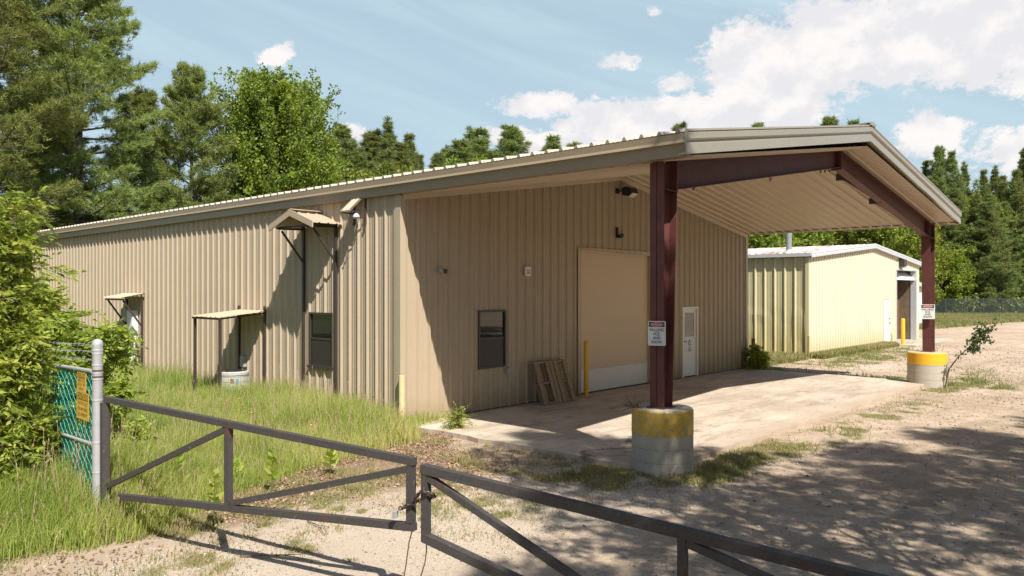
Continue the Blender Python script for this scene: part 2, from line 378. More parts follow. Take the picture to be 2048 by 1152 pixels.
# ------------------------------------------------------------------ ground zones (used by the ground colours and by the grass)
def sstep(x, a, b):
    t = np.clip((x - a) / (b - a), 0, 1); return t * t * (3 - 2 * t)
def vnoise(x, y, s, seed=0):
    x = np.asarray(x) * s; y = np.asarray(y) * s; xi = np.floor(x).astype(int); yi = np.floor(y).astype(int); fx = x - xi; fy = y - yi
    fx = fx * fx * (3 - 2 * fx); fy = fy * fy * (3 - 2 * fy)
    def h(i, j):
        n = np.sin(i * 127.1 + j * 311.7 + seed * 74.7) * 43758.5453; return n - np.floor(n)
    return (h(xi, yi) * (1 - fx) + h(xi + 1, yi) * fx) * (1 - fy) + (h(xi, yi + 1) * (1 - fx) + h(xi + 1, yi + 1) * fx) * fy
def fbm(x, y, s, seed=0, o=4):
    a = 0; w = .5; tot = 0
    for k in range(o): a = a + vnoise(x, y, s * 2 ** k, seed + k) * w; tot += w; w *= .5
    return a / tot
LB = np.array([(-30, -2.8), (-9, -3.0), (-7.1, -3.15), (-6.3, -3.35), (-5.6, -3.05), (-4.65, -2.4), (-3.07, -1.85), (-.7, -1.35), (-.25, -.8), (.9, -.45), (1.35, -.1), (1.6, .3)])
def lawn_d(x, y):                       # signed distance into the tall grass beside the long wall
    yb = np.interp(x, LB[:, 0], LB[:, 1]); return np.where(x < 1.5, y - yb, -5)
def blob(x, y, cx, cy, rx, ry, ang=0):
    c, s = cos(ang), sin(ang); dx = (x - cx) * c + (y - cy) * s; dy = -(x - cx) * s + (y - cy) * c
    return np.clip(1.25 - np.sqrt((dx / rx) ** 2 + (dy / ry) ** 2), 0, 1)
TUFTS = []
for u_, v_, r_ in ((528, 1050, .10), (640, 1014, .12), (676, 1018, .10), (722, 1022, .10), (612, 1098, .13), (385, 1036, .13), (500, 1075, .09), (850, 1040, .08), (330, 1062, .2), (262, 1075, .16),
                   (1010, 1030, .1), (930, 1010, .13), (880, 985, .15), (700, 1120, .07), (455, 1130, .07), (980, 890, .12), (1075, 905, .12), (1130, 915, .14), (420, 1110, .08)):
    q_ = at(u_, v_, (CAM[2] + .08) * F_PX / (v_ - CY_PX)); TUFTS.append((q_[0], q_[1], r_))
def weeds(x, y):                        # short patchy growth 0..1
    n = fbm(x, y, 1.1, 5); n2 = fbm(x, y, 3.2, 9)
    a = blob(x, y, -1.6, -3.4, 1.5, 1.7, .5) * 1.0
    a = np.maximum(a, blob(x, y, -1.0, -5.3, 1.3, 1.2) * .95)
    a = np.maximum(a, blob(x, y, .9, -6.5, 2.6, .45) * 1.0)
    a = np.maximum(a, blob(x, y, 3.4, -6.45, 2.4, .55) * 1.0)
    a = np.maximum(a, blob(x, y, 6.0, -6.7, 2.8, .6) * .75)
    a = np.maximum(a, blob(x, y, 9.5, -6.6, 3.4, .7) * .6)
    a = np.maximum(a, blob(x, y, 15.6, -6.8, 3.4, 1.3, .1) * 1.2)
    a = np.maximum(a, blob(x, y, 18.2, -5.6, 3.2, 1.2, .1) * .95)
    a = np.maximum(a, blob(x, y, 18.5, 1.5, 3.3, 3.0) * .9)
    a = np.maximum(a, blob(x, y, 16.0, -2.6, .9, 3.6) * 1.0)
    a = np.maximum(a, blob(x, y, 25.5, -1.3, 7.5, 1.6, .05) * 1.1)
    a = np.maximum(a, blob(x, y, 21, -2.2, 3.5, 1.2, .2) * .5)
    a = np.maximum(a, blob(x, y, -5.6, -4.3, 1.5, .9) * .55)
    a = np.maximum(a, blob(x, y, -4.2, -3.4, 2.5, .8, .3) * .55)
    a = np.maximum(a, blob(x, y, -3.0, -5.2, 1.2, 1.4) * .42)
    a = np.maximum(a, sstep(lawn_d(x, y), -1.3, .1) * .85)
    a = a - blob(x, y, 19.6, -3.2, 1.7, .6, .15) * .8
    tuft = 0
    for tx, ty, tr in TUFTS: tuft = np.maximum(tuft, blob(x, y, tx, ty, tr, tr * .8) * 1.6)
    onslab = (x > -.05) & (x < 15.05) & (y > -5.9) & (y < 0)
    a = np.where(onslab, 0, a)
    return np.clip(a * sstep(n, .27, .66) * (.15 + 1.5 * sstep(n2, .25, .75)) + np.where(onslab, 0, tuft), 0, 1)
def far_lawn(x, y):
    d = depth(x, y); u = (x - CAM[0]) * RT[0] + (y - CAM[1]) * RT[1]
    edge = np.where(u / np.maximum(d, 1) > .5, 57 + (u / np.maximum(d, 1) - .545) * 110, 40)
    return sstep(d + 4 * (fbm(x, y, .12, 3) - .5), edge - 3, edge + 4)
def gz(x, y):                           # ground height
    z = -.085 + .035 * (fbm(x, y, .5, 21) - .5) + .02 * (fbm(x, y, 2.5, 22) - .5)
    # wheel ruts in the drive
    return z

# ground sheet
def axis(lo, hi, a, b, step, coarse):
    c = [lo]
    while c[-1] < a: c.append(c[-1] + max(step, (a - c[-1]) * .25 + .05))
    mid = list(np.arange(a, b, step)); c = [q for q in c if q < a - 1e-6] + mid
    while c[-1] < hi: c.append(c[-1] + max(step, (c[-1] - b) * .22 + step))
    return np.array(c)
gx = axis(-600, 900, -14, 26, .14, 1); gy = axis(-600, 900, -14, 12, .14, 1)
X, Y = np.meshgrid(gx, gy); Xf = X.ravel(); Yf = Y.ravel(); Zf = gz(Xf, Yf)
nx, ny = len(gx), len(gy); I = np.arange(nx * ny).reshape(ny, nx)
Fq = np.stack([I[:-1, :-1], I[:-1, 1:], I[1:, 1:], I[1:, :-1]], -1).reshape(-1, 4)
def ground_mat():
    m, t, b = material('sandy_ground'); p = t.pos()
    la = t.attr('lawn'); we = t.attr('weeds'); li = t.attr('litter'); gr = t.attr('gravel')
    n1 = t.noise(p, .35, 5, .6); n2 = t.noise(p, 2.6, 6, .62); n3 = t.noise(p, 22, 5, .7); n4 = t.noise(p, 90, 3, .6)
    c = t.mix(t.step(n1, .3, .7), (.40, .305, .215), (.56, .445, .33))
    c = t.mix(t.m('MULTIPLY', t.step(n2, .42, .66), .6), c, (.28, .215, .155))
    c = t.mix(t.m('MULTIPLY', t.step(n3, .45, .75), .45), c, (.27, .205, .155))
    rot = t.new('ShaderNodeVectorRotate', rotation_type='Z_AXIS'); t.put(rot.inputs[0], p); rot.inputs['Angle'].default_value = .12
    tr_ = t.noise(t.vm('MULTIPLY', rot.outputs[0], (.10, 1.5, 1)), 1.0, 6, .65, .4)
    c = t.mix(t.m('MULTIPLY', t.step(tr_, .50, .62), .45), c, (.27, .205, .15))
    n5 = t.noise(p, 9, 6, .75); n6 = t.noise(p, 45, 5, .75)
    c = t.mix(t.m('MULTIPLY', t.step(n5, .50, .62), .26), c, (.26, .19, .135)); c = t.mix(t.m('MULTIPLY', t.step(n5, .60, .44), .0), c, c)
    c = t.mix(t.m('MULTIPLY', t.step(n6, .54, .62), .28), c, (.22, .17, .125)); c = t.mix(t.m('MULTIPLY', t.m('SUBTRACT', 1, t.step(n6, .36, .42)), .3), c, (.62, .52, .41))
    gcol = t.ramp(n4, [(.32, (.28, .225, .17)), (.48, (.51, .425, .33)), (.62, (.66, .58, .48))])
    c = t.mix(t.m('MULTIPLY', gr, .75), c, gcol)
    c = t.mix(t.m('MULTIPLY', t.step(n4, .6, .68), .2), c, (.24, .18, .13))
    lc = t.ramp(n3, [(.3, (.13, .085, .055)), (.5, (.26, .18, .12)), (.7, (.38, .28, .20))])
    c = t.mix(t.step(t.m('ADD', li, t.m('MULTIPLY', t.m('SUBTRACT', n2, .5), .8)), .35, .65), c, lc)
    wc = t.ramp(n3, [(.3, (.09, .10, .035)), (.5, (.17, .17, .065)), (.7, (.28, .24, .12))])
    c = t.mix(t.step(t.m('ADD', we, t.m('MULTIPLY', t.m('SUBTRACT', n2, .5), .7)), .22, .6), c, wc)
    gg = t.ramp(n3, [(.3, (.06, .075, .025)), (.7, (.16, .17, .06))])
    c = t.mix(la, c, gg)
    t.put(b.inputs['Base Color'], c); b.inputs['Roughness'].default_value = .95; b.inputs['Specular IOR Level'].default_value = .2
    h = t.m('ADD', t.m('ADD', t.m('MULTIPLY', n3, .5), t.m('MULTIPLY', n6, .9)), t.m('MULTIPLY', n2, 1.2))
    t.put(b.inputs['Normal'], t.bump(h, .8, .03)); return m
lawn_a = sstep(lawn_d(Xf, Yf) + .4 * (fbm(Xf, Yf, 1.5, 2) - .5), -.05, .5) 
far_a = far_lawn(Xf, Yf)
behind = sstep(Yf + 0 * Xf, 3, 8) * (Xf > 15) * .9
wd = weeds(Xf, Yf)
lit = sstep(lawn_d(Xf, Yf), -1.3, -.35) * (1 - sstep(lawn_d(Xf, Yf), .1, .5)) * (Xf < .2) * .9 * (.15 + .85 * sstep(Xf, -6.2, -4.8))
lit = np.maximum(lit, blob(Xf, Yf, -1.9, -3.2, 1.9, 1.3, .4) * .8)
grv = np.maximum(np.clip(blob(Xf, Yf, -5.3, -5.4, 4.5, 1.8, .1) * 1.5, 0, 1), np.clip(blob(Xf, Yf, -1.5, -5.6, 3.5, 1.6) * 1.1, 0, .8))
grv = np.maximum(grv, blob(Xf, Yf, -6.6, -4.6, 2.0, 1.4) * .9); grv = np.maximum(grv, blob(Xf, Yf, 19.6, -3.0, 2.5, 1.0) * .9); grv = np.maximum(grv, blob(Xf, Yf, 9, -7, 8, .8) * .2)
ground = np_mesh('ground', np.stack([Xf, Yf, Zf], 1), 4, ground_mat(), F=Fq,
                 attrs={'lawn': np.maximum(np.maximum(lawn_a, far_a * .85), behind), 'weeds': wd, 'litter': lit, 'gravel': grv})
tag(ground, kind='structure')

# concrete apron
def slab_mat():
    m, t, b = material('apron_concrete'); p = t.pos(); x, y, z = t.sep(p)
    a = t.noise(p, .55, 6, .6); f = t.noise(p, 7, 6, .7); g = t.noise(p, 60, 3)
    c = t.mix(t.step(a, .3, .7), (.36, .30, .235), (.55, .47, .38))
    c = t.mix(t.m('MULTIPLY', t.step(f, .5, .68), .5), c, (.36, .28, .21))
    st = t.noise(t.vm('MULTIPLY', p, (.35, 1.6, 1)), 1.3, 7, .68, 1.2)
    c = t.mix(t.m('MULTIPLY', t.step(st, .47, .62), .6), c, (.29, .22, .165))
    oil = t.noise(p, 1.9, 4, .5); c = t.mix(t.m('MULTIPLY', t.step(oil, .62, .70), .45), c, (.17, .135, .11))
    c = t.mix(t.m('MULTIPLY', t.step(g, .6, .72), .4), c, (.24, .18, .14))
    g6 = t.noise(p, 34, 6, .75); c = t.mix(t.m('MULTIPLY', t.step(g6, .54, .64), .4), c, (.26, .20, .155)); c = t.mix(t.m('MULTIPLY', t.m('SUBTRACT', 1, t.step(g6, .35, .42)), .4), c, (.72, .65, .56))
    # silt swept in ragged bands across the near part of the apron, and a wandering crack
    q = t.m('ADD', y, t.m('MULTIPLY', t.m('SUBTRACT', t.noise(p, 1.1, 5), .5), 2.4))
    band = t.m('SUBTRACT', 1, t.step(t.m('ABSOLUTE', t.m('ADD', q, 4.6)), .0, .16))
    near = t.m('SUBTRACT', 1, t.step(x, 2.2, 5.2))
    c = t.mix(t.m('MULTIPLY', t.m('MULTIPLY', band, near), .8), c, (.11, .06, .038))
    q2 = t.m('ADD', x, t.m('ADD', t.m('MULTIPLY', y, .3), t.m('MULTIPLY', t.m('SUBTRACT', t.noise(p, .9, 6, .7), .5), 1.6)))
    crack = t.m('SUBTRACT', 1, t.step(t.m('ABSOLUTE', t.m('SUBTRACT', q2, 5.4)), .0, .018))
    c = t.mix(t.m('MULTIPLY', crack, .55), c, (.18, .13, .1))
    edge = t.m('SUBTRACT', 1, t.step(t.m('ADD', y, t.m('MULTIPLY', f, -.5)), -6.05, -5.5))
    c = t.mix(t.m('MULTIPLY', edge, .7), c, (.40, .32, .24))
    t.put(b.inputs['Base Color'], c); b.inputs['Roughness'].default_value = .85
    t.put(b.inputs['Normal'], t.bump(t.m('ADD', t.m('MULTIPLY', f, .8), t.m('MULTIPLY', g, .3)), .35, .012)); return m
sb = MB(); rs = random.Random(3)
edge = [(15.1, 0), (15.1, -1)] + [(15.05 + rs.uniform(-.03, .03), -1 - k * .5) for k in range(1, 9)] + [(14.9, -5.5), (14.4, -5.82)]
edge += [(14.4 - k * .35, -5.88 + rs.uniform(-.05, .05)) for k in range(1, 40)]
edge += [(.3, -5.75), (.05, -5.4)] + [(-.02 + rs.uniform(-.06, .06), -5.4 + k * .35) for k in range(1, 15)] + [(0, 0)]
sb.prism([(x, y, -.25) for x, y in edge][::-1], (0, 0, .25))
apron = sb.build('pavement', slab_mat(), keep=True); apron.location = (0, 0, 0); tag(apron, kind='structure')

# ------------------------------------------------------------------ ribbed sheet
def rib_profile(s0, s1, pitch=.305, h=.042, minor=.007, phase=0.0, inv=False):
    pts = []; k = math.floor((s0 - phase) / pitch) - 1
    base = [(0, 0), (.030, h), (.055, h), (.085, 0), (.140, 0), (.150, minor), (.166, minor), (.176, 0), (.225, 0), (.235, minor), (.251, minor), (.261, 0)]
    base = [(a * pitch / .305, b) for a, b in base]
    while phase + k * pitch < s1:
        for a, b in base: pts.append((phase + k * pitch + a, b))
        k += 1
    def val(s):
        for (a, b), (c, d) in zip(pts, pts[1:]):
            if a <= s <= c: return b + (d - b) * (s - a) / max(c - a, 1e-9)
        return 0
    mid = [q for q in pts if s0 + 1e-4 < q[0] < s1 - 1e-4]
    return [(s0, val(s0))] + mid + [(s1, val(s1))]
EAVE, RISE, XM, WID, LEN = 4.60, .155, 7.62, 15.24, 22.7
def wall_top(x): return EAVE + RISE * (XM - abs(x - XM)) - .02
def front_strip(mb, s0, s1, zb, zt, y0=0.0, sign=-1, phase=.1, **k):
    pr = rib_profile(s0, s1, phase=phase, h=.052, minor=.010, **k)
    if s0 < XM < s1 and callable(zt): pr = sorted(pr + [(XM, 0.0)])
    f = zt if callable(zt) else (lambda q: zt)
    mb.strip([(s, y0 + sign * o, zb) for s, o in pr], [(s, y0 + sign * o, f(s)) for s, o in pr])
def side_strip(mb, s0, s1, zb, zt, x0=0.0, sign=-1, phase=.1, **k):
    pr = rib_profile(s0, s1, phase=phase, **k)
    mb.strip([(x0 + sign * o, s, zb) for s, o in pr], [(x0 + sign * o, s, zt) for s, o in pr])

bld = thing('metal_building', (XM, LEN / 2, 0), 'long tan ribbed steel warehouse with an open gabled canopy over its concrete apron', 'building')
# front wall with its openings
OD = (5.86, 9.12, 3.66); ED = (10.93, 11.87, 2.16); W1 = (2.18, 3.07, .92, 2.22)
fw = MB(); zb = .012
front_strip(fw, .04, W1[0], zb, wall_top); front_strip(fw, W1[0], W1[1], zb, W1[2]); front_strip(fw, W1[0], W1[1], W1[3], wall_top)
front_strip(fw, W1[1], OD[0], zb, wall_top); front_strip(fw, OD[0], OD[1], OD[2], wall_top); front_strip(fw, OD[1], ED[0], zb, wall_top)
front_strip(fw, ED[0], ED[1], ED[2], wall_top); front_strip(fw, ED[1], WID - .03, zb, wall_top)
fw.build('front_wall', M['tan'], bld)
W2 = (2.26, 3.18, .95, 2.17)
scw = MB()
for zz in (.42, 1.62, 2.85, 4.05):
    y = .1 + .115
    while y < 16:
        if not (W2[0] - .05 < y < W2[1] + .05 and .9 < zz < 2.2): scw.box(-.009, 0, y - .007, y + .007, zz - .007, zz + .007)
        y += .305
sc_ = scw.build('screws', M['white_metal'], bld); sc_['kind'] = 'stuff'
sw = MB()
side_strip(sw, .04, W2[0], -.05, EAVE + .05); side_strip(sw, W2[0], W2[1], -.05, W2[2]); side_strip(sw, W2[0], W2[1], W2[3], EAVE + .05)
side_strip(sw, W2[1], LEN, -.05, EAVE + .05); sw.build('side_wall', M['tan'], bld)
rw = MB(); side_strip(rw, .04, LEN, -.05, EAVE, WID, 1); rw.build('side_wall', M['tan'], bld)
bw = MB(); front_strip(bw, 0, WID, -.05, wall_top, LEN, 1); bw.build('rear_wall', M['tan'], bld)
fl = MB(); fl.box(.06, WID - .06, .25, LEN - .1, -.2, -.02); fl.build('floor_slab', M['dark'], bld)
# corner and base trim
for x, s in ((0, -1), (WID, 1)):
    tr = MB(); tr.prism([(x + s * .050, -.060, -.02), (x + s * .050, .10, -.02), (x + s * .0445, .10, -.02), (x + s * .0445, -.0545, -.02), (x - s * .10, -.0545, -.02), (x - s * .10, -.060, -.02)], (0, 0, 4.58))
    tr.build('corner_trim', M['tan_trim'], bld)
for a, b in ((.11, OD[0] - .12), (OD[1] + .12, ED[0] - .07), (ED[1] + .07, WID - .11)):
    bt = MB(); bt.prism([(a, -.055, .004), (b, -.055, .004), (b, -.04, .02), (a, -.04, .02)], (0, .02, 0)); bt.build('base_trim', M['brown_steel'], bld)
# rake trim where the canopy ceiling meets the gable wall
rk = MB()
for a, b in ((0.0, XM), (XM, WID)):
    za, zb2 = wall_top(a), wall_top(b)
    rk.add([(a, -.057, za - .12), (b, -.057, zb2 - .12), (b, -.057, zb2 + .01), (a, -.057, za + .01), (a, -.09, za - .0), (b, -.09, zb2 - .0), (b, -.09, zb2 + .01), (a, -.09, za + .01)],
           [(0, 1, 2, 3), (3, 2, 6, 7), (0, 1, 5, 4), (4, 5, 6, 7)])
rk.build('rake_trim', M['soffit'], bld)

# roof sheets: ribs run up the slope
OV = .11; Y0 = -6.51; ZE = 4.92; SL = .1625
ZR = ZE + SL * (XM + OV)
pr = rib_profile(Y0 + .02, LEN + .15, h=.055, phase=Y0 + .1)
for s in (1, -1):
    rf = MB(); xe = -OV - .05 if s == 1 else WID + OV + .05
    A = [(xe, y, ZE - SL * .05 + o) for y, o in pr]; B = [(XM - s * .0, y, ZR + o) for y, o in pr]
    rf.strip(A, B); rp_ = rf.build('roof_panel', M['roof'], bld)
    cl = MB(); cl.strip([(x - s * .006, y, z - .004 - o2) for (x, y, z), (_, o2) in zip(A, pr)], [(x - s * .006, y, z - .002) for x, y, z in A]); cl.build('rib_closure', M['eave'], rp_)
rc = MB()
for s in (1, -1): rc.add([(XM, Y0 - .02, ZR + .10), (XM, LEN + .15, ZR + .10), (XM - s * .28, LEN + .15, ZR + .055), (XM - s * .28, Y0 - .02, ZR + .055), (XM - s * .28, LEN + .15, ZR + .03), (XM - s * .28, Y0 - .02, ZR + .03)], [(0, 1, 2, 3), (3, 2, 4, 5)])
rc.add([(XM - .20, Y0 - .07, ZR + .02), (XM + .20, Y0 - .07, ZR + .02), (XM + .15, Y0 - .07, ZR + .085), (XM, Y0 - .07, ZR + .105), (XM - .15, Y0 - .07, ZR + .085)], [(0, 1, 2, 3, 4)])
rc.build('ridge_cap', M['fascia'], bld)
# eave fascias (gutter profile) and gable fascias
eprof = [(.06, 4.905), (-.06, 4.895), (-.055, 4.80), (-.075, 4.755), (-.035, 4.745), (-.020, 4.735), (-.015, 4.72), (-.015, 4.575), (.14, 4.572), (.14, 4.60), (.005, 4.60), (.005, 4.87), (.06, 4.88)]
for s, xo, y1 in ((1, -OV - .01, LEN + .12), (-1, WID + OV + .01, LEN + .12)):
    ef = MB(); pts = [(xo + s * a + 0, Y0 + .01, z) for a, z in eprof]; ef.prism(pts, (0, y1 - Y0, 0)); ef.build('eave_fascia', M['eave'], bld)
gprof = [(.0, .0), (-.045, -.005), (-.05, -.035), (-.03, -.045), (-.045, -.06), (-.045, -.145), (.00, -.175), (-.005, -.20), (-.02, -.215), (-.022, -.36), (.10, -.362), (.10, -.33), (.0, -.33), (.02, -.02)]
for s in (1, -1):
    gf = MB(); xe = -OV - .075 if s == 1 else WID + OV + .075
    ze = ZE - .0 ; zp = ZR + .055
    A = [(xe, Y0 + a, ze + .025 + b) for a, b in gprof]; B = [(XM, Y0 + a, zp + b) for a, b in gprof]; n = len(gprof)
    gf.add(A + B, [(i, (i + 1) % n, (i + 1) % n + n, i + n) for i in range(n)] + [tuple(range(n))])
    gf.build('gable_fascia', M['fascia'], bld)
    gb = MB(); A = [(xe, LEN + .13 - a, ze + .025 + b) for a, b in gprof]; B = [(XM, LEN + .13 - a, zp + b) for a, b in gprof]
    gb.add(A + B, [(i, (i + 1) % n, (i + 1) % n + n, i + n) for i in range(n)]); gb.build('gable_fascia', M['fascia'], bld)
# soffit: ribbed ceiling sheets under the canopy
pr = rib_profile(Y0 + .06, -.05, h=.04, minor=.006, phase=Y0 + .16)
def soff(x): return EAVE + RISE * (XM - abs(x - XM))
for a, b in ((.02, XM), (XM, WID - .02)):
    sf = MB(); sf.strip([(a, y, soff(a) - o) for y, o in pr], [(b, y, soff(b) - o) for y, o in pr]); sf.build('soffit', M['soffit'], bld)
    sf = MB(); x = a if a < 1 else b; s = 1 if a < 1 else -1
    sf.add([(x, Y0 + .04, 4.585), (x, 0, 4.585), (x + s * .16, 0, 4.60), (x + s * .16, Y0 + .04, 4.60), (x + s * .16, 0, 4.53), (x + s * .16, Y0 + .04, 4.53)], [(0, 1, 2, 3)])
    sf.build('soffit_edge', M['soffit'], bld)

# canopy steel: tapered columns and rafters (I-sections)
YC = -5.80; FWD = .24
def col_part(xo, xi0, xi1, zb, zt, s):       # xo outer flange; xi0/xi1 inner flange x at base/top
    c = MB(); h = FWD / 2
    c.box(min(xo, xo + s * .012), max(xo, xo + s * .012), YC - h, YC + h, zb, zt)
    a0, a1 = xi0, xi1
    c.add([(a0, YC - h, zb), (a0, YC + h, zb), (a1, YC + h, zt), (a1, YC - h, zt), (a0 + s * .012, YC - h, zb), (a0 + s * .012, YC + h, zb), (a1 + s * .012, YC + h, zt), (a1 + s * .012, YC - h, zt)],
          [(0, 1, 2, 3), (7, 6, 5, 4), (0, 4, 5, 1), (1, 5, 6, 2), (2, 6, 7, 3), (3, 7, 4, 0)])
    c.prism([(xo, YC - .005, zb), (xi0, YC - .005, zb), (xi1, YC - .005, zt), (xo, YC - .005, zt)], (0, .01, 0))
    c.prism([(xo + s * .012, YC - h, zt - .42), (xi1, YC - h, zt - .44), (xi1, YC + h, zt - .44), (xo + s * .012, YC + h, zt - .42)], (0, 0, .012))   # stiffener
    c.box(min(xo - s * .05, xi0 + s * .06), max(xo - s * .05, xi0 + s * .06), YC - h - .03, YC + h + .03, zb, zb + .02)
    for bx_, by_ in ((.08, -.07), (.08, .07), (.28, -.07), (.28, .07)): c.lathe([(.016, zb), (.016, zb + .05)], xo + s * bx_, YC + by_, 8)
    return c
PZ = .88
col_part(.20, .44, .60, PZ - .003, soff(.1) - .01, 1).build('column', M['maroon'], bld)
col_part(WID - .09, WID - .42, WID - .58, PZ + .0, soff(.1) - .01, -1).build('column', M['maroon'], bld)
for s in (1, -1):
    r = MB(); X_ = lambda x: x if s == 1 else WID - x
    x0, x1 = .60, XM - .02; t0, t1 = soff(x0) - .035, soff(x1) - .035; d0, d1 = .45, .37; h = .10
    for za, zc in ((t0 - .012, t1 - .012), (t0 - d0, t1 - d1)):
        r.prism([(X_(x0), YC - h, za), (X_(x1), YC - h, zc), (X_(x1), YC - h, zc + .012), (X_(x0), YC - h, za + .012)], (0, 2 * h, 0))
    r.prism([(X_(x0), YC - .004, t0 - d0 + .01), (X_(x1), YC - .004, t1 - d1 + .01), (X_(x1), YC - .004, t1 - .01), (X_(x0), YC - .004, t0 - .01)], (0, .008, 0))
    for x, t, d in ((x0 + .008, t0, d0 + .03), (x1 - .012, t1, d1 + .05)): r.box(min(X_(x), X_(x + .02)), max(X_(x), X_(x + .02)), YC - h - .01, YC + h + .01, t - d, t)
    for k in range(4): r.lathe([(.018, t1 - .08 * (k + 1)), (.018, t1 - .08 * (k + 1) + .03)], X_(x1 - .05), YC - .06, 6)
    ro = r.build('rafter', M['maroon'], bld)
# small hangers and braces under the rafters
for x in (1.3, 4.2):
    hg = MB(); z = soff(x) - .47; hg.tube([(x - .05, YC, z + .02), (x, YC, z - .05), (x + .06, YC, z + .02)], .009, 6); hg.build('hanger', M['brown_steel'], bld)
for x in (6.7, 6.95, 7.2): hg = MB(); hg.tube([(x - .05, YC, soff(x) - .42), (x, YC, soff(x) - .48), (x + .05, YC, soff(x) - .42)], .009, 6); hg.build('hanger', M['brown_steel'], bld)
for x in (9.35, 11.75):
    b = MB(); z = soff(x)
    b.box(x - .10, x + .06, YC + .45, YC + .60, z - .19, z - .03); b.build('brace_bracket', M['brown_steel'], bld)
    b = MB(); b.beam((x + .02, YC + .5, z - .12), (x + 1.35, YC + .02, soff(x + 1.35) - .44), .04, .04); b.build('flange_brace', M['brown_steel'], bld)

# overhead door
od = MB(); nsec = 6; sh = OD[2] / nsec; x0, x1 = OD[0] + .0, OD[1]
P_ = []
for k in range(1, nsec):
    z0, z1 = .62 + (OD[2] - .62) * (k - 1) / (nsec - 1), .62 + (OD[2] - .62) * k / (nsec - 1)
    P_ += [(z0, .032), (z0 + .004, .030), (z1 - .004, .030)]
P_.append((OD[2], .036)); od.strip([(x0, y, z) for z, y in P_], [(x1, y, z) for z, y in P_]); odo = od.build('overhead_door', M['door_beige'], bld)
lo = MB(); lo.strip([(x0, .045, .01), (x0, .028, .03), (x0, .028, .60), (x0, .045, .62)], [(x1, .045, .01), (x1, .028, .03), (x1, .028, .60), (x1, .045, .62)]); lo.build('bottom_panel', M['door_white'], odo)
sl_ = MB(); sl_.box(x0 + .02, x1 - .02, .005, .027, .006, .03); sl_.build('weather_strip', M['black'], odo)
jt = MB()
for xa, xb in ((x0 - .11, x0 + .02), (x1 - .02, x1 + .11)): jt.box(xa, xb, -.045, -.036, .015, OD[2] + .09); jt.box(xa + (.10 if xa < x0 else .0), xa + (.13 if xa < x0 else .03), -.036, .045, .015, OD[2])
jt.box(x0 + .02, x1 - .02, -.0455, -.036, OD[2] - .02, OD[2] + .10); jt.build('door_trim', M['soffit'], bld)
kx = MB(); kx.beam((x0 - .02, -.06, OD[2] + .02), (x1 - .4, -.06, OD[2] - .03), .02, .035); kx.build('door_seal', M['door_beige'], bld)
rp = MB(); rp.box(x1 + .02, x1 + .10, -.075, -.046, .05, 1.45); rp.build('track_guard', M['olive_pipe'], bld)
# entry door
ed = MB(); a, b_ = ED[0] + .06, ED[1] - .06; ge = (a + .13, b_ - .12, 1.24, 1.98)
ed.box(a, ge[0], .0, .04, .03, ED[2] - .06); ed.box(ge[1], b_, .0, .04, .03, ED[2] - .06); ed.box(ge[0], ge[1], .0, .04, .03, ge[2]); ed.box(ge[0], ge[1], .0, .04, ge[3], ED[2] - .06)
edo = ed.build('entry_door', M['white'], bld)
df = MB(); df.box(ED[0] - .005, ED[0] + .058, -.055, .05, .012, ED[2]); df.box(ED[1] - .058, ED[1] + .005, -.055, .05, .012, ED[2]); df.box(ED[0] + .058, ED[1] - .058, -.055, .05, ED[2] - .058, ED[2]); df.build('door_frame', M['white'], edo)
dg_ = MB(); dg_.box(ge[0], ge[1], .012, .022, ge[2], ge[3]); dg_.build('door_glass', M['glass'], edo)
hd = MB(); hd.tube([(a + .06, .0, 1.10), (a + .06, -.05, 1.10), (a + .17, -.055, 1.10)], .012, 8); hd.box(a + .035, a + .085, -.006, .0, 1.03, 1.22); hd.build('door_handle', M['brown_steel'], edo)
nt_ = MB(); nt_.box(ge[0] - .01, ge[1] + .01, -.006, -.001, .76, 1.20); nto = nt_.build('notice', M['white_metal'], edo)
tri = MB(); cx_, cz_ = (ge[0] + ge[1]) / 2, 1.04
for k in range(3):
    an = pi / 2 + k * 2 * pi / 3; an2 = an + 2 * pi / 3; r_ = .115
    p, q = np.array([cx_ + r_ * .8 * cos(an), -.008, cz_ + r_ * sin(an)]), np.array([cx_ + r_ * .8 * cos(an2), -.008, cz_ + r_ * sin(an2)])
    tri.beam(p + (q - p) * .14, p + (q - p) * .66, .003, .026, (0, 1, 0) if False else (0, 0.001, 1)); d = (q - p) / np.linalg.norm(q - p); nrm = np.array([-d[2], 0, d[0]])
    e = p + (q - p) * .66; tri.prism([e + nrm * .032, e - nrm * .032, e + d * .05], (0, -.002, 0))
tri.build('emblem', M['sign_black'], nto)
text_mesh('lettering', 'AUTO\nCLOSING', M['sign_black'], nto, (cx_, -.0085, .855), (1, 0, 0), (0, 0, 1), .075, .20)
dk = MB(); dk.box(ge[0] - .05, ge[1] + .05, .3, .31, 1.1, 2.1); dk.build('interior_panel', M['dark'], bld)
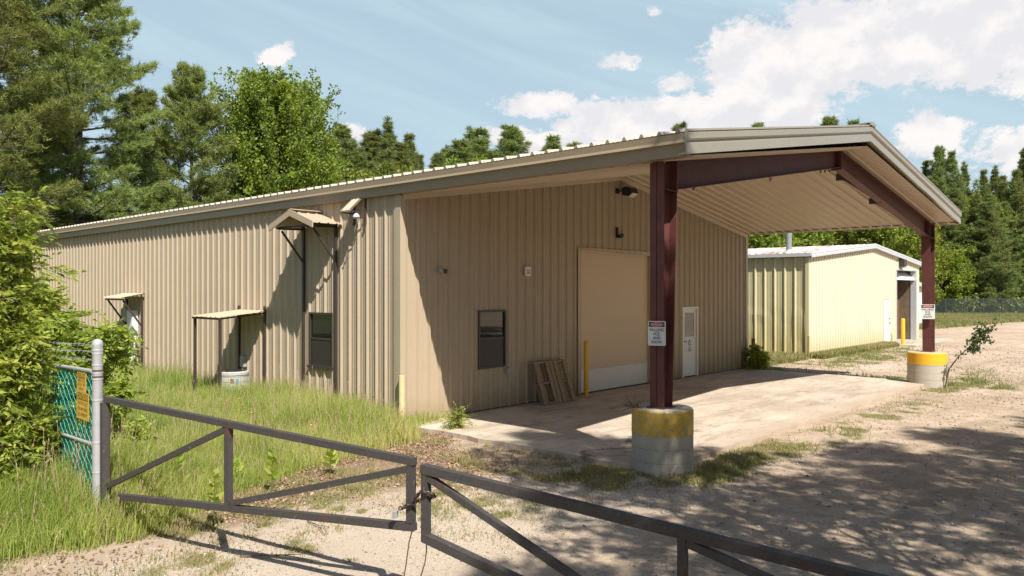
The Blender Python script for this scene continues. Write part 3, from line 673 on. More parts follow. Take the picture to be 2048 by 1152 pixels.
# windows
def window_front(x0, x1, z0, z1):
    w = MB(); f = .045
    w.box(x0, x1, -.045, .03, z1 - f, z1); w.box(x0, x1, -.045, .03, z0, z0 + f); w.box(x0, x0 + f, -.045, .03, z0 + f, z1 - f); w.box(x1 - f, x1, -.045, .03, z0 + f, z1 - f)
    wo = w.build('window', M['bronze'], bld); zm = (z0 + z1) / 2 + .02
    q = MB(); q.box(x0 + f, x1 - f, -.025, .012, zm - .02, zm + .02); q.build('sash_rail', M['bronze'], wo)
    g = MB(); g.box(x0 + f, x1 - f, -.003, .003, zm + .02, z1 - f); g.build('glass_pane', M['glass'], wo)
    g = MB(); g.box(x0 + f, x1 - f, -.015, -.011, z0 + f, zm - .02); g.build('insect_screen', M['screen'], wo)
window_front(*W1)
def window_side(y0, y1, z0, z1):
    w = MB(); f = .045
    w.box(-.045, .03, y0, y1, z1 - f, z1); w.box(-.045, .03, y0, y1, z0, z0 + f); w.box(-.045, .03, y0, y0 + f, z0 + f, z1 - f); w.box(-.045, .03, y1 - f, y1, z0 + f, z1 - f)
    wo = w.build('window', M['bronze'], bld); zm = (z0 + z1) / 2 + .02
    q = MB(); q.box(-.025, .012, y0 + f, y1 - f, zm - .02, zm + .02); q.build('sash_rail', M['bronze'], wo)
    g = MB(); g.box(-.003, .003, y0 + f, y1 - f, zm + .02, z1 - f); g.build('glass_pane', M['glass'], wo)
    g = MB(); g.box(-.015, -.011, y0 + f, y1 - f, z0 + f, zm - .02); g.build('insect_screen', M['screen'], wo)
    s_ = MB(); s_.box(-.075, -.046, y0 - .03, y1 + .03, z0 - .02, z0 + .02); s_.build('sill', M['bronze'], wo)
window_side(*W2)

# ------------------------------------------------------------------ piers, signs
def pier(x, y, r, zb, zt, zy, label, ymat):
    o = thing('concrete_pier', (x, y, zb), label, 'pier', 'yellow-banded concrete piers under the canopy columns')
    p = MB(); p.lathe([(r, zb - .25), (r, zy)], x, y, 64); p.build('pier_body', M['pier'], o, smooth=True)
    p = MB(); p.lathe([(r + .003, zy), (r + .003, zt - .02), (r - .015, zt)], x, y, 64); p.build('painted_band', ymat, o, smooth=True)
    p = MB(); p.lathe([(r - .016, zt), (r - .02, zt + .004)], x, y, 48); p.build('pier_top', M['pier'], o)
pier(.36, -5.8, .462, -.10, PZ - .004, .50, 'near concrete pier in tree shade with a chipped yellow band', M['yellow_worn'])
pier(14.80, -5.8, .515, -.02, PZ - .004, .54, 'far sunlit pale concrete pier with a bright yellow band', M['yellow'])
def danger_sign(x, y, z, w, h, label):
    o = thing('danger_sign', (x, y, z), label, 'sign', 'falling ice signs on the canopy columns')
    nrm = np.array([-1.0, 0, 0]); ax = np.array([0, -1.0, 0]); ang = R_(18)
    ax = np.array([sin(ang), -cos(ang), 0]); nrm = np.array([-cos(ang), -sin(ang), 0]); up = np.array([0, 0, 1.0])
    c = np.array([x, y, z + h / 2])
    def plate(cx, cz, ww, hh, off, th, mat, name, par, segs=0):
        m = MB(); P = []
        if segs:
            for k in range(segs): P.append(c + ax * (cx + ww / 2 * cos(2 * pi * k / segs)) + up * (cz + hh / 2 * sin(2 * pi * k / segs)) + nrm * off)
        else:
            rr = .018 if ww > .2 and hh > .2 else .003
            for sx, sz, a0 in ((1, 1, 0), (-1, 1, 90), (-1, -1, 180), (1, -1, 270)):
                for k in range(4):
                    a = R_(a0 + k * 30); P.append(c + ax * (cx + sx * (ww / 2 - rr) + rr * cos(a)) + up * (cz + sz * (hh / 2 - rr) + rr * sin(a)) + nrm * off)
        m.prism(P, nrm * th); return m.build(name, mat, par)
    p = plate(0, 0, w, h, 0, .003, M['sign_white'], 'plate', o)
    plate(0, h * .36, w * .88, h * .20, .0045, .001, M['sign_black'], 'header', p)
    plate(0, h * .36, w * .76, h * .165, .0065, .001, M['sign_pink'], 'oval_border', p, 40)
    plate(0, h * .36, w * .72, h * .14, .0085, .001, M['sign_red'], 'oval', p, 40)
    text_mesh('lettering', 'DANGER', M['sign_pink'], p, c + up * h * .36 + nrm * .0105, ax, up, h * .11, w * .58)
    for i, (tx, ww) in enumerate((('FALLING', .80), ('ICE', .34), ('AND', .44), ('SNOW', .60))):
        text_mesh('lettering', tx, M['sign_black'], p, c + up * h * (.145 - i * .165) + nrm * .0045, ax, up, h * .165, w * ww)
    return o
danger_sign(.135, -5.84, 1.83, .27, .37, 'white falling ice sign on the near maroon column')
danger_sign(WID - .60, -5.86, 1.84, .37, .42, 'white falling ice sign on the far maroon column')

# ------------------------------------------------------------------ fittings on the walls
def fx(name, label, cat, loc): return thing(name, loc, label, cat)
# gabled awning over the side window
o = fx('awning', 'small tan gabled metal awning on tall posts over the side window', 'awning', (-.35, 2.73, 0))
for y in (2.11, 3.36):
    p = MB(); p.box(-.085, -.035, y - .028, y + .028, -.05, 4.16); p.build('post', M['brown_steel'], o)
    p = MB(); p.beam((-.06, y, 3.28), (-.62, y, 3.98), .04, .04, (0, 1, 0)); p.build('brace', M['brown_steel'], o)
    p = MB(); p.beam((-.035, y, 4.05), (-.70, y, 4.03), .045, .045); p.build('arm', M['brown_steel'], o)
p = MB(); p.beam((-.06, 2.11, 4.13), (-.06, 3.36, 4.13), .05, .05); p.beam((-.66, 1.95, 4.05), (-.66, 3.5, 4.05), .04, .04); p.build('cross_bar', M['brown_steel'], o)
yl, yr, yp = 3.60, 1.88, 2.74; ze_, zp_ = 4.08, 4.37
for ya in (yl, yr):
    p = MB(); n_ = 16; prf = rib_profile(-.78, -.03, pitch=.22, h=.02, minor=.003)
    d = 1 if ya > yp else -1
    p.strip([(x, ya, ze_ + o_) for x, o_ in prf], [(x, yp, zp_ + o_) for x, o_ in prf]); p.build('roof_sheet', M['soffit'], o)
    p = MB(); p.prism([(-.81, ya, ze_ - .10), (-.81, yp, zp_ - .10), (-.81, yp, zp_ + .035), (-.81, ya, ze_ + .035)], (.03, 0, 0)); p.build('gable_trim', M['soffit'], o)
p = MB(); p.prism([(-.80, yp - .12, zp_ + .03), (-.80, yp, zp_ + .06), (-.80, yp + .12, zp_ + .03)], (.76, 0, 0)); p.build('ridge_cap', M['soffit'], o)
# gooseneck lamp hood by the corner
o = fx('lamp_hood', 'small slanted ribbed hood sheltering a lamp under the eave near the corner', 'lamp hood', (-.2, 1.27, 4.0))
p = MB(); prf = rib_profile(1.10, 1.44, pitch=.12, h=.018, minor=.0)
p.strip([(-.42, y, 4.31 + o_) for y, o_ in prf], [(-.04, y, 4.66 + o_) for y, o_ in prf]); p.strip([(-.42, y, 4.29) for y, o_ in prf], [(-.04, y, 4.64) for y, o_ in prf]); p.build('hood_sheet', M['soffit'], o)
for y in (1.06, 1.46):
    p = MB(); p.box(-.07, -.035, y - .018, y + .018, 4.03, 4.62); p.beam((-.04, y, 4.28), (-.40, y, 4.29), .025, .025); p.lathe([(.03, 4.03), (.03, 4.08)], -.06, y, 8); p.build('bracket', M['brown_steel'], o)
p = MB(); p.lathe([(.03, 4.27), (.075, 4.22), (.075, 4.19), (.05, 4.16)], -.16, 1.24, 16); p.build('lamp', M['white_metal'], o, smooth=True)
p = MB(); p.tube([(-.03, 1.3, 4.2), (-.05, 1.38, 4.05), (-.035, 1.42, 3.9)], .012, 6); p.build('conduit', M['galv'], o)
# lean-to over the air conditioner
o = fx('equipment_canopy', 'flat tan ribbed lean-to roof on four dark posts over the air conditioner', 'canopy', (-.6, 5.67, 0))
XF = -1.235
for y in (5.05, 6.30):
    for x, zt in ((XF + .03, 2.0), (-.06, 2.28)):
        p = MB(); p.box(x - .028, x + .028, y - .03, y + .03, -.1, zt); p.build('post', M['brown_steel'], o)
p = MB(); p.beam((XF + .0, 5.0, 2.0), (XF + .0, 6.36, 2.0), .04, .045); p.build('front_rail', M['brown_steel'], o)
for y in (5.05, 6.3): p = MB(); p.beam((XF + .03, y, 2.0), (-.07, y, 2.11), .035, .035); p.build('side_rail', M['brown_steel'], o)
p = MB(); prf = rib_profile(4.98, 6.38, pitch=.23, h=.022, minor=.003)
p.strip([(XF - .06, y, 2.035 + o_) for y, o_ in prf], [(-.035, y, 2.16 + o_) for y, o_ in prf]); p.build('roof_sheet', M['soffit'], o)
# air conditioner
o = fx('air_conditioner', 'round-topped grey outdoor air conditioner half buried in tall grass', 'air conditioner', (-.62, 5.55, -.1))
p = MB(); p.lathe([(.36, -.1), (.36, .62), (.375, .64), (.375, .70), (.35, .72)], -.62, 5.55, 40); p.build('casing', M['ac'], o, smooth=True)
p = MB()
for k in range(40): an = 2 * pi * k / 40; p.tube([(-.62 + .363 * cos(an), 5.55 + .363 * sin(an), .0), (-.62 + .363 * cos(an), 5.55 + .363 * sin(an), .62)], .004, 4)
for z in (.12, .24, .36, .48, .6): p.lathe([(.366, z), (.366, z + .008)], -.62, 5.55, 40)
p.build('coil_guard', M['grey_box'], o)
p = MB()
for r_ in (.08, .14, .20, .26, .32): p.tube([(-.62 + r_ * cos(2 * pi * k / 28), 5.55 + r_ * sin(2 * pi * k / 28), .728) for k in range(29)], .005, 5)
p.lathe([(.07, .722), (.07, .735)], -.62, 5.55, 16); p.build('fan_guard', M['black'], o)
p = MB(); p.lathe([(.31, .7205), (.31, .7215)], -.62, 5.55, 32); p.build('fan_opening', M['dark'], o)
def on_cyl(a0, a1, z0, z1, r_, mat, nm):
    p = MB(); A = [(-.62 + r_ * cos(R_(a)), 5.55 + r_ * sin(R_(a)), z0) for a in np.linspace(a0, a1, 6)]; B = [(x, y, z1) for x, y, _ in A]; p.strip(A, B); p.build(nm, mat, o)
on_cyl(232, 246, .46, .56, .372, M['oak'], 'nameplate'); on_cyl(252, 262, .44, .55, .372, M['blue'], 'sticker')
# disconnect box by the rear post
o = fx('disconnect_box', 'small pale disconnect box on the long wall behind the air conditioner', 'electrical box', (-.08, 6.05, .7))
p = MB(); p.box(-.13, -.034, 5.96, 6.14, .74, 1.02, .006); p.build('enclosure', M['grey_box'], o)
p = MB(); p.tube([(-.08, 6.05, .74), (-.08, 6.05, .3), (-.3, 5.9, .25)], .014, 6); p.build('conduit', M['grey_box'], o)
# meter shelter at the far end
o = fx('meter_shelter', 'narrow scalloped hood on dark posts sheltering the white meter on the long wall', 'canopy', (-.4, 12.8, 0))
for y in (12.2, 13.35):
    p = MB(); p.box(-.09, -.035, y - .03, y + .03, -.1, 2.4); p.build('post', M['brown_steel'], o)
    p = MB(); p.beam((-.06, y, 1.55), (-.62, y, 2.36), .045, .045, (0, 1, 0)); p.build('brace', M['brown_steel'], o)
p = MB(); p.beam((-.64, 12.12, 2.39), (-.64, 13.45, 2.39), .05, .05); p.build('front_rail', M['brown_steel'], o)
p = MB(); prf = rib_profile(12.05, 13.5, pitch=.24, h=.03, minor=.004); p.strip([(-.72, y, 2.43 + o_) for y, o_ in prf], [(-.035, y, 2.56 + o_) for y, o_ in prf]); p.build('roof_sheet', M['soffit'], o)
p = MB(); p.beam((-.07, 12.2, .4), (-.07, 12.75, 1.3), .04, .04, (1, 0, 0)); p.build('lower_brace', M['brown_steel'], o)
o = fx('electric_meter', 'white electric meter cabinet with pipes under the narrow shelter', 'meter', (-.15, 12.75, 0))
p = MB(); p.box(-.22, -.036, 12.55, 12.95, 1.12, 2.05, .01); p.build('cabinet', M['white_metal'], o)
p = MB(); p.box(-.20, -.036, 13.02, 13.25, 1.7, 2.1, .01); p.build('side_box', M['grey_box'], o)
p = MB(); p.tube([(-.12, 12.85, 1.12), (-.12, 12.85, -.1)], .05, 10); p.tube([(-.12, 12.62, 1.12), (-.12, 12.62, .6), (-.12, 12.85, .45)], .025, 8); p.build('pipe', M['white_metal'], o)
# fittings on the front wall
o = fx('flood_light', 'black flood light on a stub arm under the canopy peak', 'lamp', (7.6, -.1, 5.2))
p = MB(); p.box(7.40, 7.52, -.09, -.033, 5.27, 5.42, .01); p.tube([(7.46, -.08, 5.34), (7.5, -.22, 5.34), (7.6, -.28, 5.33)], .022, 8); p.build('arm', M['black'], o)
p = MB(); p.prism([(7.56, -.14, 5.42), (7.56, -.14, 5.24), (7.56, -.34, 5.20), (7.56, -.46, 5.28), (7.56, -.40, 5.42), (7.56, -.26, 5.46)], (.32, 0, 0)); p.build('housing', M['black'], o)
p = MB(); p.prism([(7.59, -.348, 5.196), (7.59, -.462, 5.272), (7.85, -.462, 5.272), (7.85, -.348, 5.196)], (0, .012, -.018)); p.build('lens', M['lens'], o)
o = fx('wall_hook', 'small black L-shaped lamp bracket on the wall above the overhead door', 'bracket', (7.45, -.08, 4.05))
p = MB(); p.box(7.41, 7.47, -.10, -.033, 4.08, 4.36, .008); p.box(7.47, 7.60, -.16, -.04, 4.08, 4.17, .008); p.lathe([(.04, 4.10), (.05, 4.14), (.04, 4.20)], 7.60, -.12, 10); p.build('bracket_arm', M['black'], o)
p = MB(); p.box(7.48, 7.56, -.07, -.034, 4.19, 4.30, .005); p.build('plate', M['grey_box'], o)
o = fx('security_camera', 'small grey dome fitting on the wall near the sunlit corner', 'camera', (1.03, -.06, 3.05))
p = MB(); p.lathe([(.055, 3.04), (.06, 3.08), (.04, 3.12)], 1.0, -.10, 14); p.box(.96, 1.04, -.08, -.033, 3.04, 3.14, .005); p.build('bracket', M['grey_box'], o)
p = MB(); p.tube([(1.05, -.10, 3.08), (1.12, -.17, 3.05)], [.035, .05], 12); p.build('camera_body', M['brown_steel'], o)
o = fx('alarm_box', 'small cream alarm box on the shaded wall left of the overhead door', 'alarm', (3.8, -.05, 3.0))
p = MB(); p.box(3.69, 3.90, -.085, -.033, 3.0, 3.22, .012); p.build('casing', M['white'], o)
p = MB(); [p.box(3.73, 3.86, -.088, -.0845, z, z + .012) for z in (3.05, 3.08, 3.11, 3.14)]; p.build('grille', M['brown_steel'], o)
o = fx('outlet_box', 'small grey outlet box low on the wall beside the front window', 'electrical box', (3.13, -.06, .75))
p = MB(); p.box(3.06, 3.19, -.085, -.033, .75, .89, .008); p.build('box', M['grey_box'], o); p = MB(); p.box(3.08, 3.17, -.093, -.085, .77, .87, .003); p.build('cover', M['grey_box'], o)

# ------------------------------------------------------------------ bollards
def bollard(x, y, zb, zt, r, mat, label, dome=True):
    p = MB(); prof = [(r, zb), (r, zt - r * .6)]
    if dome: prof += [(r * .92, zt - r * .3), (r * .6, zt - r * .08), (r * .15, zt)]
    else: prof += [(r, zt)]
    p.lathe(prof, x, y, 20); o = p.build('bollard', mat, smooth=True); tag(o, label, 'bollard', 'steel pipe bollards at the buildings'); return o
bollard(5.80, -.26, -.01, 1.40, .058, M['yellow'], 'thin yellow bollard between the wooden pallet and the overhead door')
bollard(-.10, -.17, -.1, .98, .06, M['cream_pipe'], 'faded cream bollard with a rusty top at the sunlit building corner', False)
bollard(15.42, -.20, -.08, 1.02, .062, M['olive_pipe'], 'dull olive bollard at the far front corner of the tan building')
bollard(31.94, -.35, -.08, 1.27, .09, M['yellow'], 'yellow bollard before the open doorway of the cream building')
bollard(20.9, .05, -.08, .85, .035, M['olive_pipe'], 'thin rusty pipe standing at the near corner of the cream building', False)

# ------------------------------------------------------------------ wooden pallet leaning on the wall
o = fx('wooden_pallet', 'weathered wooden pallet leaning on the wall beside a yellow bollard', 'pallet', (4.9, -.35, 0))
def pal(u, v, w):                        # u across 0..1.02, v up 0..1.0, w thickness outward; leans back and is skewed a little
    tilt = R_(19); x = 4.33 + u * 1.0 + v * -.0; sk = -.28 * (v)
    return np.array([3.78 + u * 1.24, -.47 + v * sin(tilt) * 1.05 - w * cos(tilt), .012 + v * cos(tilt) * 1.02 + w * sin(tilt) * -0 + .0])
def pboard(u0, u1, v0, v1, w0, w1, name):
    m = MB(); P = [pal(u, v, w) for w in (w0, w1) for v in (v0, v1) for u in (u0, u1)]
    m.add(P, [(0, 1, 3, 2), (4, 6, 7, 5), (0, 4, 5, 1), (2, 3, 7, 6), (0, 2, 6, 4), (1, 5, 7, 3)]); m.build(name, M['wood'], o)
for v in (0, .47, .955): pboard(0, 1.0, v, v + .04, .018, .105, 'stringer')
for u in (.0, .33, .44, .57, .86): pboard(u + .01, u + .10, 0, .995, .105, .122, 'deck_board')
for u in (.0, .16, .30, .46, .62, .76, .90): pboard(u, u + .095, 0, .995, .0, .018, 'back_board')

# ------------------------------------------------------------------ gate leaves, post, chain
def gp(u, v, d): return at(u, v, d)
GW = .064
gateL = thing('gate_leaf', (-6.0, -4.9, 0), 'long rusty barrier leaf hinged on the galvanised post and ending at the chain', 'gate', 'two leaves of the steel barrier gate')
tl, tm, te = gp(212, 798, 8.83), gp(455, 857, 7.78), gp(822, 922, 6.63); bl, bm_, be = gp(240, 993, 8.70), gp(455, 1001, 7.78), gp(822, 1053, 6.63)
def bar(par, name, p, q, w=GW): m = MB(); m.beam(p, q, w, w); m.build(name, M['gate'], par)
def line(a, b, t): return a + (b - a) * t
bar(gateL, 'top_rail', tl, te + (te - tm) / np.linalg.norm(te - tm) * .04); bar(gateL, 'bottom_rail', bl, be + (be - bm_) / np.linalg.norm(be - bm_) * .04)
UPV = np.array([0, 0, 1.])
def post_(par, name, p, q): m = MB(); d = (te - tl); m.beam(p, q, GW, GW - .004, d); m.build(name, M['gate'], par)
tl2 = tl + (te - tl) * .003
post_(gateL, 'upright', np.array([tl[0], tl[1], .15]), np.array([tl[0], tl[1], tl[2] - .036])); mt = tl + (te - tl) * 0
def on_line(a, b, p): d = b - a; t = ((p - a)[:2] @ d[:2]) / (d[:2] @ d[:2]); return a + d * t
mtop = on_line(tl, te, tm); mbot = on_line(bl, be, bm_); ebot = be.copy(); etop = te.copy(); etop[:2] = (etop[:2] + ebot[:2]) / 2
post_(gateL, 'upright', mbot + UPV * .03, mtop - UPV * .036); post_(gateL, 'upright', np.array([etop[0], etop[1], be[2] + .0375]), np.array([etop[0], etop[1], te[2] - .0375]))
lo_ = bl + (tl - bl) * .02; bar(gateL, 'diagonal_brace', gp(216, 972, 8.80), mtop - UPV * .06 + (tl - te) * .01, .055)
bar(gateL, 'diagonal_brace', mbot + UPV * .055 + (te - tl) * .01, np.array([etop[0], etop[1], te[2] - .075]) - (te - tl) * .008, .055)
g2t, g2m, g2e = gp(852, 938, 6.53), gp(1368, 1072, 5.43), gp(1740, 1158, 4.80)
d2 = (g2e - g2t) / np.linalg.norm(g2e - g2t); g2far = g2e + d2 * 1.6
b2s = gp(850, 1074, 6.53); b2p = gp(1000, 1156, 6.17); d3 = (b2p - b2s); 
g2mt = on_line(g2t, g2e, g2m); b2m = np.array([g2mt[0], g2mt[1], .10]); b2far = np.array([g2far[0], g2far[1], .10])
gateR = thing('gate_leaf', (float(g2mt[0]), float(g2mt[1]), 0), 'nearer dark barrier leaf running off to the lower right from the chain', 'gate', 'two leaves of the steel barrier gate')
def bar2(name, p, q, w=.074): bar(gateR, name, p, q, w)
bar2('top_rail', g2t - d2 * .037, g2far); bar2('bottom_rail', b2s, b2m); bar2('bottom_rail', b2m, b2far)
post_(gateR, 'upright', np.array([g2t[0], g2t[1], b2s[2] - .037]), np.array([g2t[0], g2t[1], g2t[2] - .0375])); post_(gateR, 'upright', b2m + UPV * .04, g2mt - UPV * .036)
bar2('diagonal_brace', g2t - UPV * .065 + d2 * .03, b2m + UPV * .06 - d2 * .03, .055); bar2('diagonal_brace', g2mt - UPV * .06 + d2 * .03, b2far + UPV * .05, .055)
post_(gateR, 'upright', b2far + UPV * .03, g2far - UPV * .03)
# chain with padlock
ch = thing('chain', (float(te[0]), float(te[1]), .8), 'rusty chain with a padlock tying the two gate leaves together', 'chain')
ca = np.array([etop[0], etop[1], .0]); cb = np.array([g2t[0], g2t[1], .0]); side = np.cross((te - tl) / np.linalg.norm(te - tl), UPV); side /= np.linalg.norm(side)
if side @ FW > 0: side = -side
ga = (te - tl); ga[2] = 0; ga /= np.linalg.norm(ga)
pc = [ca - ga * .07 + UPV * .80 + side * .07, ca + side * .062 + UPV * .83, ca + ga * .06 + side * .05 + UPV * .86, cb - ga * .06 + side * .05 + UPV * .93, cb + side * .062 + UPV * .985, cb + ga * .06 + side * .04 + UPV * .965, cb + ga * .07 - side * .04 + UPV * .93, cb - side * .06 + UPV * .90, ca - side * .06 + UPV * .84, ca - ga * .06 - side * .04 + UPV * .80, ca - ga * .07 + UPV * .80 + side * .05]
def resample(P, step):
    P = np.array(P); seg = np.linalg.norm(np.diff(P, axis=0), axis=1); L = np.concatenate([[0], np.cumsum(seg)]); s = np.arange(0, L[-1], step)
    return np.stack([np.interp(s, L, P[:, i]) for i in range(3)], 1)
lk = MB(); RP = resample(pc, .030)
for i in range(len(RP) - 1):
    c, d = (RP[i] + RP[i + 1]) / 2, RP[i + 1] - RP[i]; d = d / np.linalg.norm(d); a = np.cross(d, UPV); a /= np.linalg.norm(a); b = np.cross(a, d)
    n_ = a if i % 2 else b
    lk.tube([c + d * .024 * cos(t) + n_ * .014 * sin(t) for t in np.linspace(0, 2 * pi, 11)], .0055, 5, cap=False)
lk.build('links', M['brown_steel'], ch)
pl_ = MB(); q = pc[0] - ga * .045 - UPV * .055; pl_.beam(q - UPV * .03, q + UPV * .03, .055, .025, ga); pl_.build('padlock', M['grey_box'], ch)
# two slack cables hanging from the leaves
for (u0, v0, d0, pts, lab) in ((824, 1062, 6.63, [(818, 1085), (812, 1130), (806, 1165), (803, 1200)], 'thin rusty cable hanging from the end of the hinged gate leaf'),
                              (853, 1080, 6.53, [(853, 1100), (850, 1125), (841, 1155), (828, 1190)], 'thin rusty cable hanging from the nearer dark gate leaf')):
    m = MB(); m.tube([gp(u0, v0, d0)] + [gp(u, v, d0 - .02 * i) for i, (u, v) in enumerate(pts)], .0055, 6); tag(m.build('cable', M['wire']), lab, 'cable', 'cables hanging from the gate')
# post with chain-link fence
gpst = thing('gate_post', (-6.58, -2.63, -.08), 'round galvanised gate post with wire bands and a domed cap', 'post')
PX, PY = gp(195, 700, 8.85)[:2]
m = MB(); m.lathe([(.057, -.1), (.057, 2.02), (.060, 2.03), (.060, 2.06), (.050, 2.085), (.03, 2.10), (.008, 2.108)], PX, PY, 28); m.build('pipe', M['galv'], gpst, smooth=True)
m = MB()
for z in (1.97, 1.93, 1.80, 1.71, 1.64, 1.40, .92, .58): m.lathe([(.0585, z), (.0605, z + .003), (.0605, z + .018), (.0585, z + .02)], PX, PY, 24)
m.build('tension_band', M['galv'], gpst)
m = MB()
for z in (1.75, 1.68): m.tube([(PX + .062 * cos(a), PY + .062 * sin(a), z) for a in np.linspace(-2.9, -.7, 8)], .007, 5)
m.build('tie_wire', M['wire'], gpst)
hp = MB(); q = gp(207, 800, 8.80); hp.beam((q[0] + .01, q[1], .05), (q[0] + .01, q[1], q[2] - .03), .07, .07, (1, 0, 0)); hp.build('hinge_channel', M['gate'], gpst)

fence = thing('chain_link_fence', (-6.65, -1.2, -.08), 'green slatted chain-link fence with barbed wire running from the gate post into the shrub', 'fence')
A = gp(183, 742, 8.9); B = gp(60, 722, 10.2); fd = B - A; fd[2] = 0; fl_ = np.linalg.norm(fd); fd /= fl_; fnr = np.array([fd[1], -fd[0], 0])
if fnr @ FW > 0: fnr = -fnr
FL = 2.3
def fpnt(s, z, off=0): return np.array([A[0], A[1], 0]) + fd * s + fnr * off + np.array([0, 0, z])
m = MB(); m.tube([fpnt(-.02, 1.735), fpnt(.75, 1.735), fpnt(.78, 1.735), fpnt(FL, 1.72)], .022, 10); m.build('top_rail', M['galv'], fence)
m = MB(); m.tube([fpnt(-.02, .90), fpnt(FL, .92)], .018, 10); m.build('mid_rail', M['galv'], fence)
m = MB(); m.tube([fpnt(2.28, -.1), fpnt(2.28, 2.05)], .03, 12); m.build('line_post', M['galv'], fence)
# woven wire as real zig-zag strands
m = MB(); pitch = .066; ns = int(FL / pitch); zt_, zb_ = 1.72, .02; nz = int((zt_ - zb_) / (pitch))
V, Fz = [], []
for i in range(ns):
    s0 = i * pitch + .01; pts = []; fl2 = 1 if i % 2 else -1
    for k in range(nz + 1):
        z = zt_ - k * pitch; pts.append((s0 + fl2 * (pitch * .5 if k % 2 else -pitch * .5), z, .004 if k % 2 else -.004))
    for (a, za, oa), (b, zb3, ob) in zip(pts, pts[1:]):
        p, q = fpnt(a, za, oa), fpnt(b, zb3, ob); w = fd * .0034
        u2 = np.array([0, 0, .0034]); n0 = len(V); V += [p - w, p + w, q + w, q - w, p - fnr * .0034, p + fnr * .0034, q + fnr * .0034, q - fnr * .0034]; Fz += [(n0, n0 + 1, n0 + 2, n0 + 3), (n0 + 4, n0 + 5, n0 + 6, n0 + 7)]
m.add(V, Fz); m.build('wire_mesh', simple('green_wire', (.06, .34, .28), .35, var=.2), fence)
# diagonal green privacy slats woven behind the wires (gaps stay open)
m = MB(); rs = random.Random(5); k = 0; s = 0.02
while s < FL:
    w = .046 + rs.uniform(-.02, .012); ja = rs.uniform(-.008, .008)
    m.add([fpnt(s, .02, -.006), fpnt(s + w, .02, -.010), fpnt(s + w + ja, 1.715 + rs.uniform(-.01, .0), -.010), fpnt(s + ja, 1.71, -.006)], [(0, 1, 2, 3)]); s += .078
m.build('privacy_slats', M['mesh_green'], fence)
m = MB()
for z in (1.86, 1.95, 2.03):
    P = [fpnt(s_, z - .02 * sin(pi * s_ / 2.9) + .01 * sin(s_ * 5), 0) for s_ in np.arange(0, FL, .25)]; m.tube(P, .0035, 5)
    for s_ in np.arange(.1, FL, .13): p = fpnt(s_, z - .02 * sin(pi * s_ / 2.9)); m.tube([p + (-.01, .01, -.018), p + (.01, -.01, .018)], .0025, 4); m.tube([p + (.012, .0, -.014), p + (-.012, .0, .014)], .0025, 4)
m.build('barbed_wire', M['galv'], fence)
def caution(s0, s1, z0, z1, lines, label, tilt=0):
    o = thing('caution_sign', tuple(fpnt((s0 + s1) / 2, z0, .03)), label, 'sign', 'two yellow caution signs on the green fence')
    c = fpnt((s0 + s1) / 2, (z0 + z1) / 2, .02); ax = -fd; up = UPV; w, h = s1 - s0, z1 - z0
    ax = ax * cos(tilt) + up * sin(tilt); up = np.cross(fnr, ax); up = up if up[2] > 0 else -up
    def pt(a, b, o_): return c + ax * a + up * b + fnr * o_
    m = MB(); m.prism([pt(-w / 2, -h / 2, 0), pt(w / 2, -h / 2, 0), pt(w / 2, h / 2, 0), pt(-w / 2, h / 2, 0)], fnr * .004); p = m.build('plate', M['sign_yellow'], o)
    hh = h * .26; hc = h / 2 - hh / 2 - h * .03
    m = MB(); m.prism([pt(-w * .44, hc - hh / 2, .0045), pt(w * .44, hc - hh / 2, .0045), pt(w * .44, hc + hh / 2, .0045), pt(-w * .44, hc + hh / 2, .0045)], fnr * .001); m.build('header', M['sign_ink'], p)
    text_mesh('lettering', 'CAUTION', M['sign_yellow'], p, pt(0, hc, .0065), ax, up, hh * .95, w * .82)
    n = len(lines); step = (h * .64) / n
    for i, l in enumerate(lines): text_mesh('lettering', l, M['sign_ink'], p, pt(0, hc - hh / 2 - step * (i + .55), .0052), ax, up, step * .85, w * (.8 if len(l) > 6 else .55))
caution(.10, .36, 1.48, 1.70, ['HARD HATS', 'MUST BE', 'WORN'], 'small orange-yellow caution sign, upper of the two on the green fence', -.03)
caution(.02, .37, 1.16, 1.475, ['WATCH OUT', 'FOR MOVING', 'EQUIPMENT'], 'larger faded yellow caution sign, lower of the two on the green fence', -.04)

# ------------------------------------------------------------------ cream building
yb = thing('cream_building', (29.3, 8, 0), 'cream ribbed steel shed with a rusty roof and an open roller doorway', 'building')
x0, x1, y0_, y1_ = 21.5, 37.1, .27, 22.0; ze, zp = 4.10, 4.78; xm = 29.3
def ytop(x): return zp - (zp - ze) * abs(x - xm) / (xm - x0)
DO = (32.95, 36.4, 3.72)
w = MB()
def ystrip(a, b, zb, zt):
    pr = [(a, 0)]; q = math.floor(a / .305) * .305 + .305
    while q < b - .06: pr += [(q, 0), (q + .006, .035), (q + .036, .035), (q + .042, 0)]; q += .305
    pr.append((b, 0))
    if a < xm < b and callable(zt): pr = sorted(pr + [(xm, 0)])
    f = zt if callable(zt) else (lambda q: zt)
    w.strip([(s, y0_ - o_, zb) for s, o_ in pr], [(s, y0_ - o_, f(s)) for s, o_ in pr])
ystrip(x0, 30.93, -.1, ytop); ystrip(30.93, 31.83, 2.22, ytop); ystrip(31.83, DO[0], -.1, ytop); ystrip(DO[0], DO[1], DO[2], ytop); ystrip(DO[1], x1, -.1, ytop); w.build('gable_wall', M['cream'], yb)
w = MB(); rsd = np.random.RandomState(4)
pr = rib_profile(y0_, y1_, pitch=.43, h=.055, minor=.006, phase=.35); zs = [-.1, .25, .6, .95, 1.3, 1.65, 2.0, 3.0, ze]
G = [[(x0 - o_ + .05 * (vnoise(s, z, 1.7, 8) - .5) * (1 if z < 1.9 else .15), s, z) for s, o_ in pr] for z in zs]
for a_, b_2 in zip(G, G[1:]): w.strip(a_, b_2)
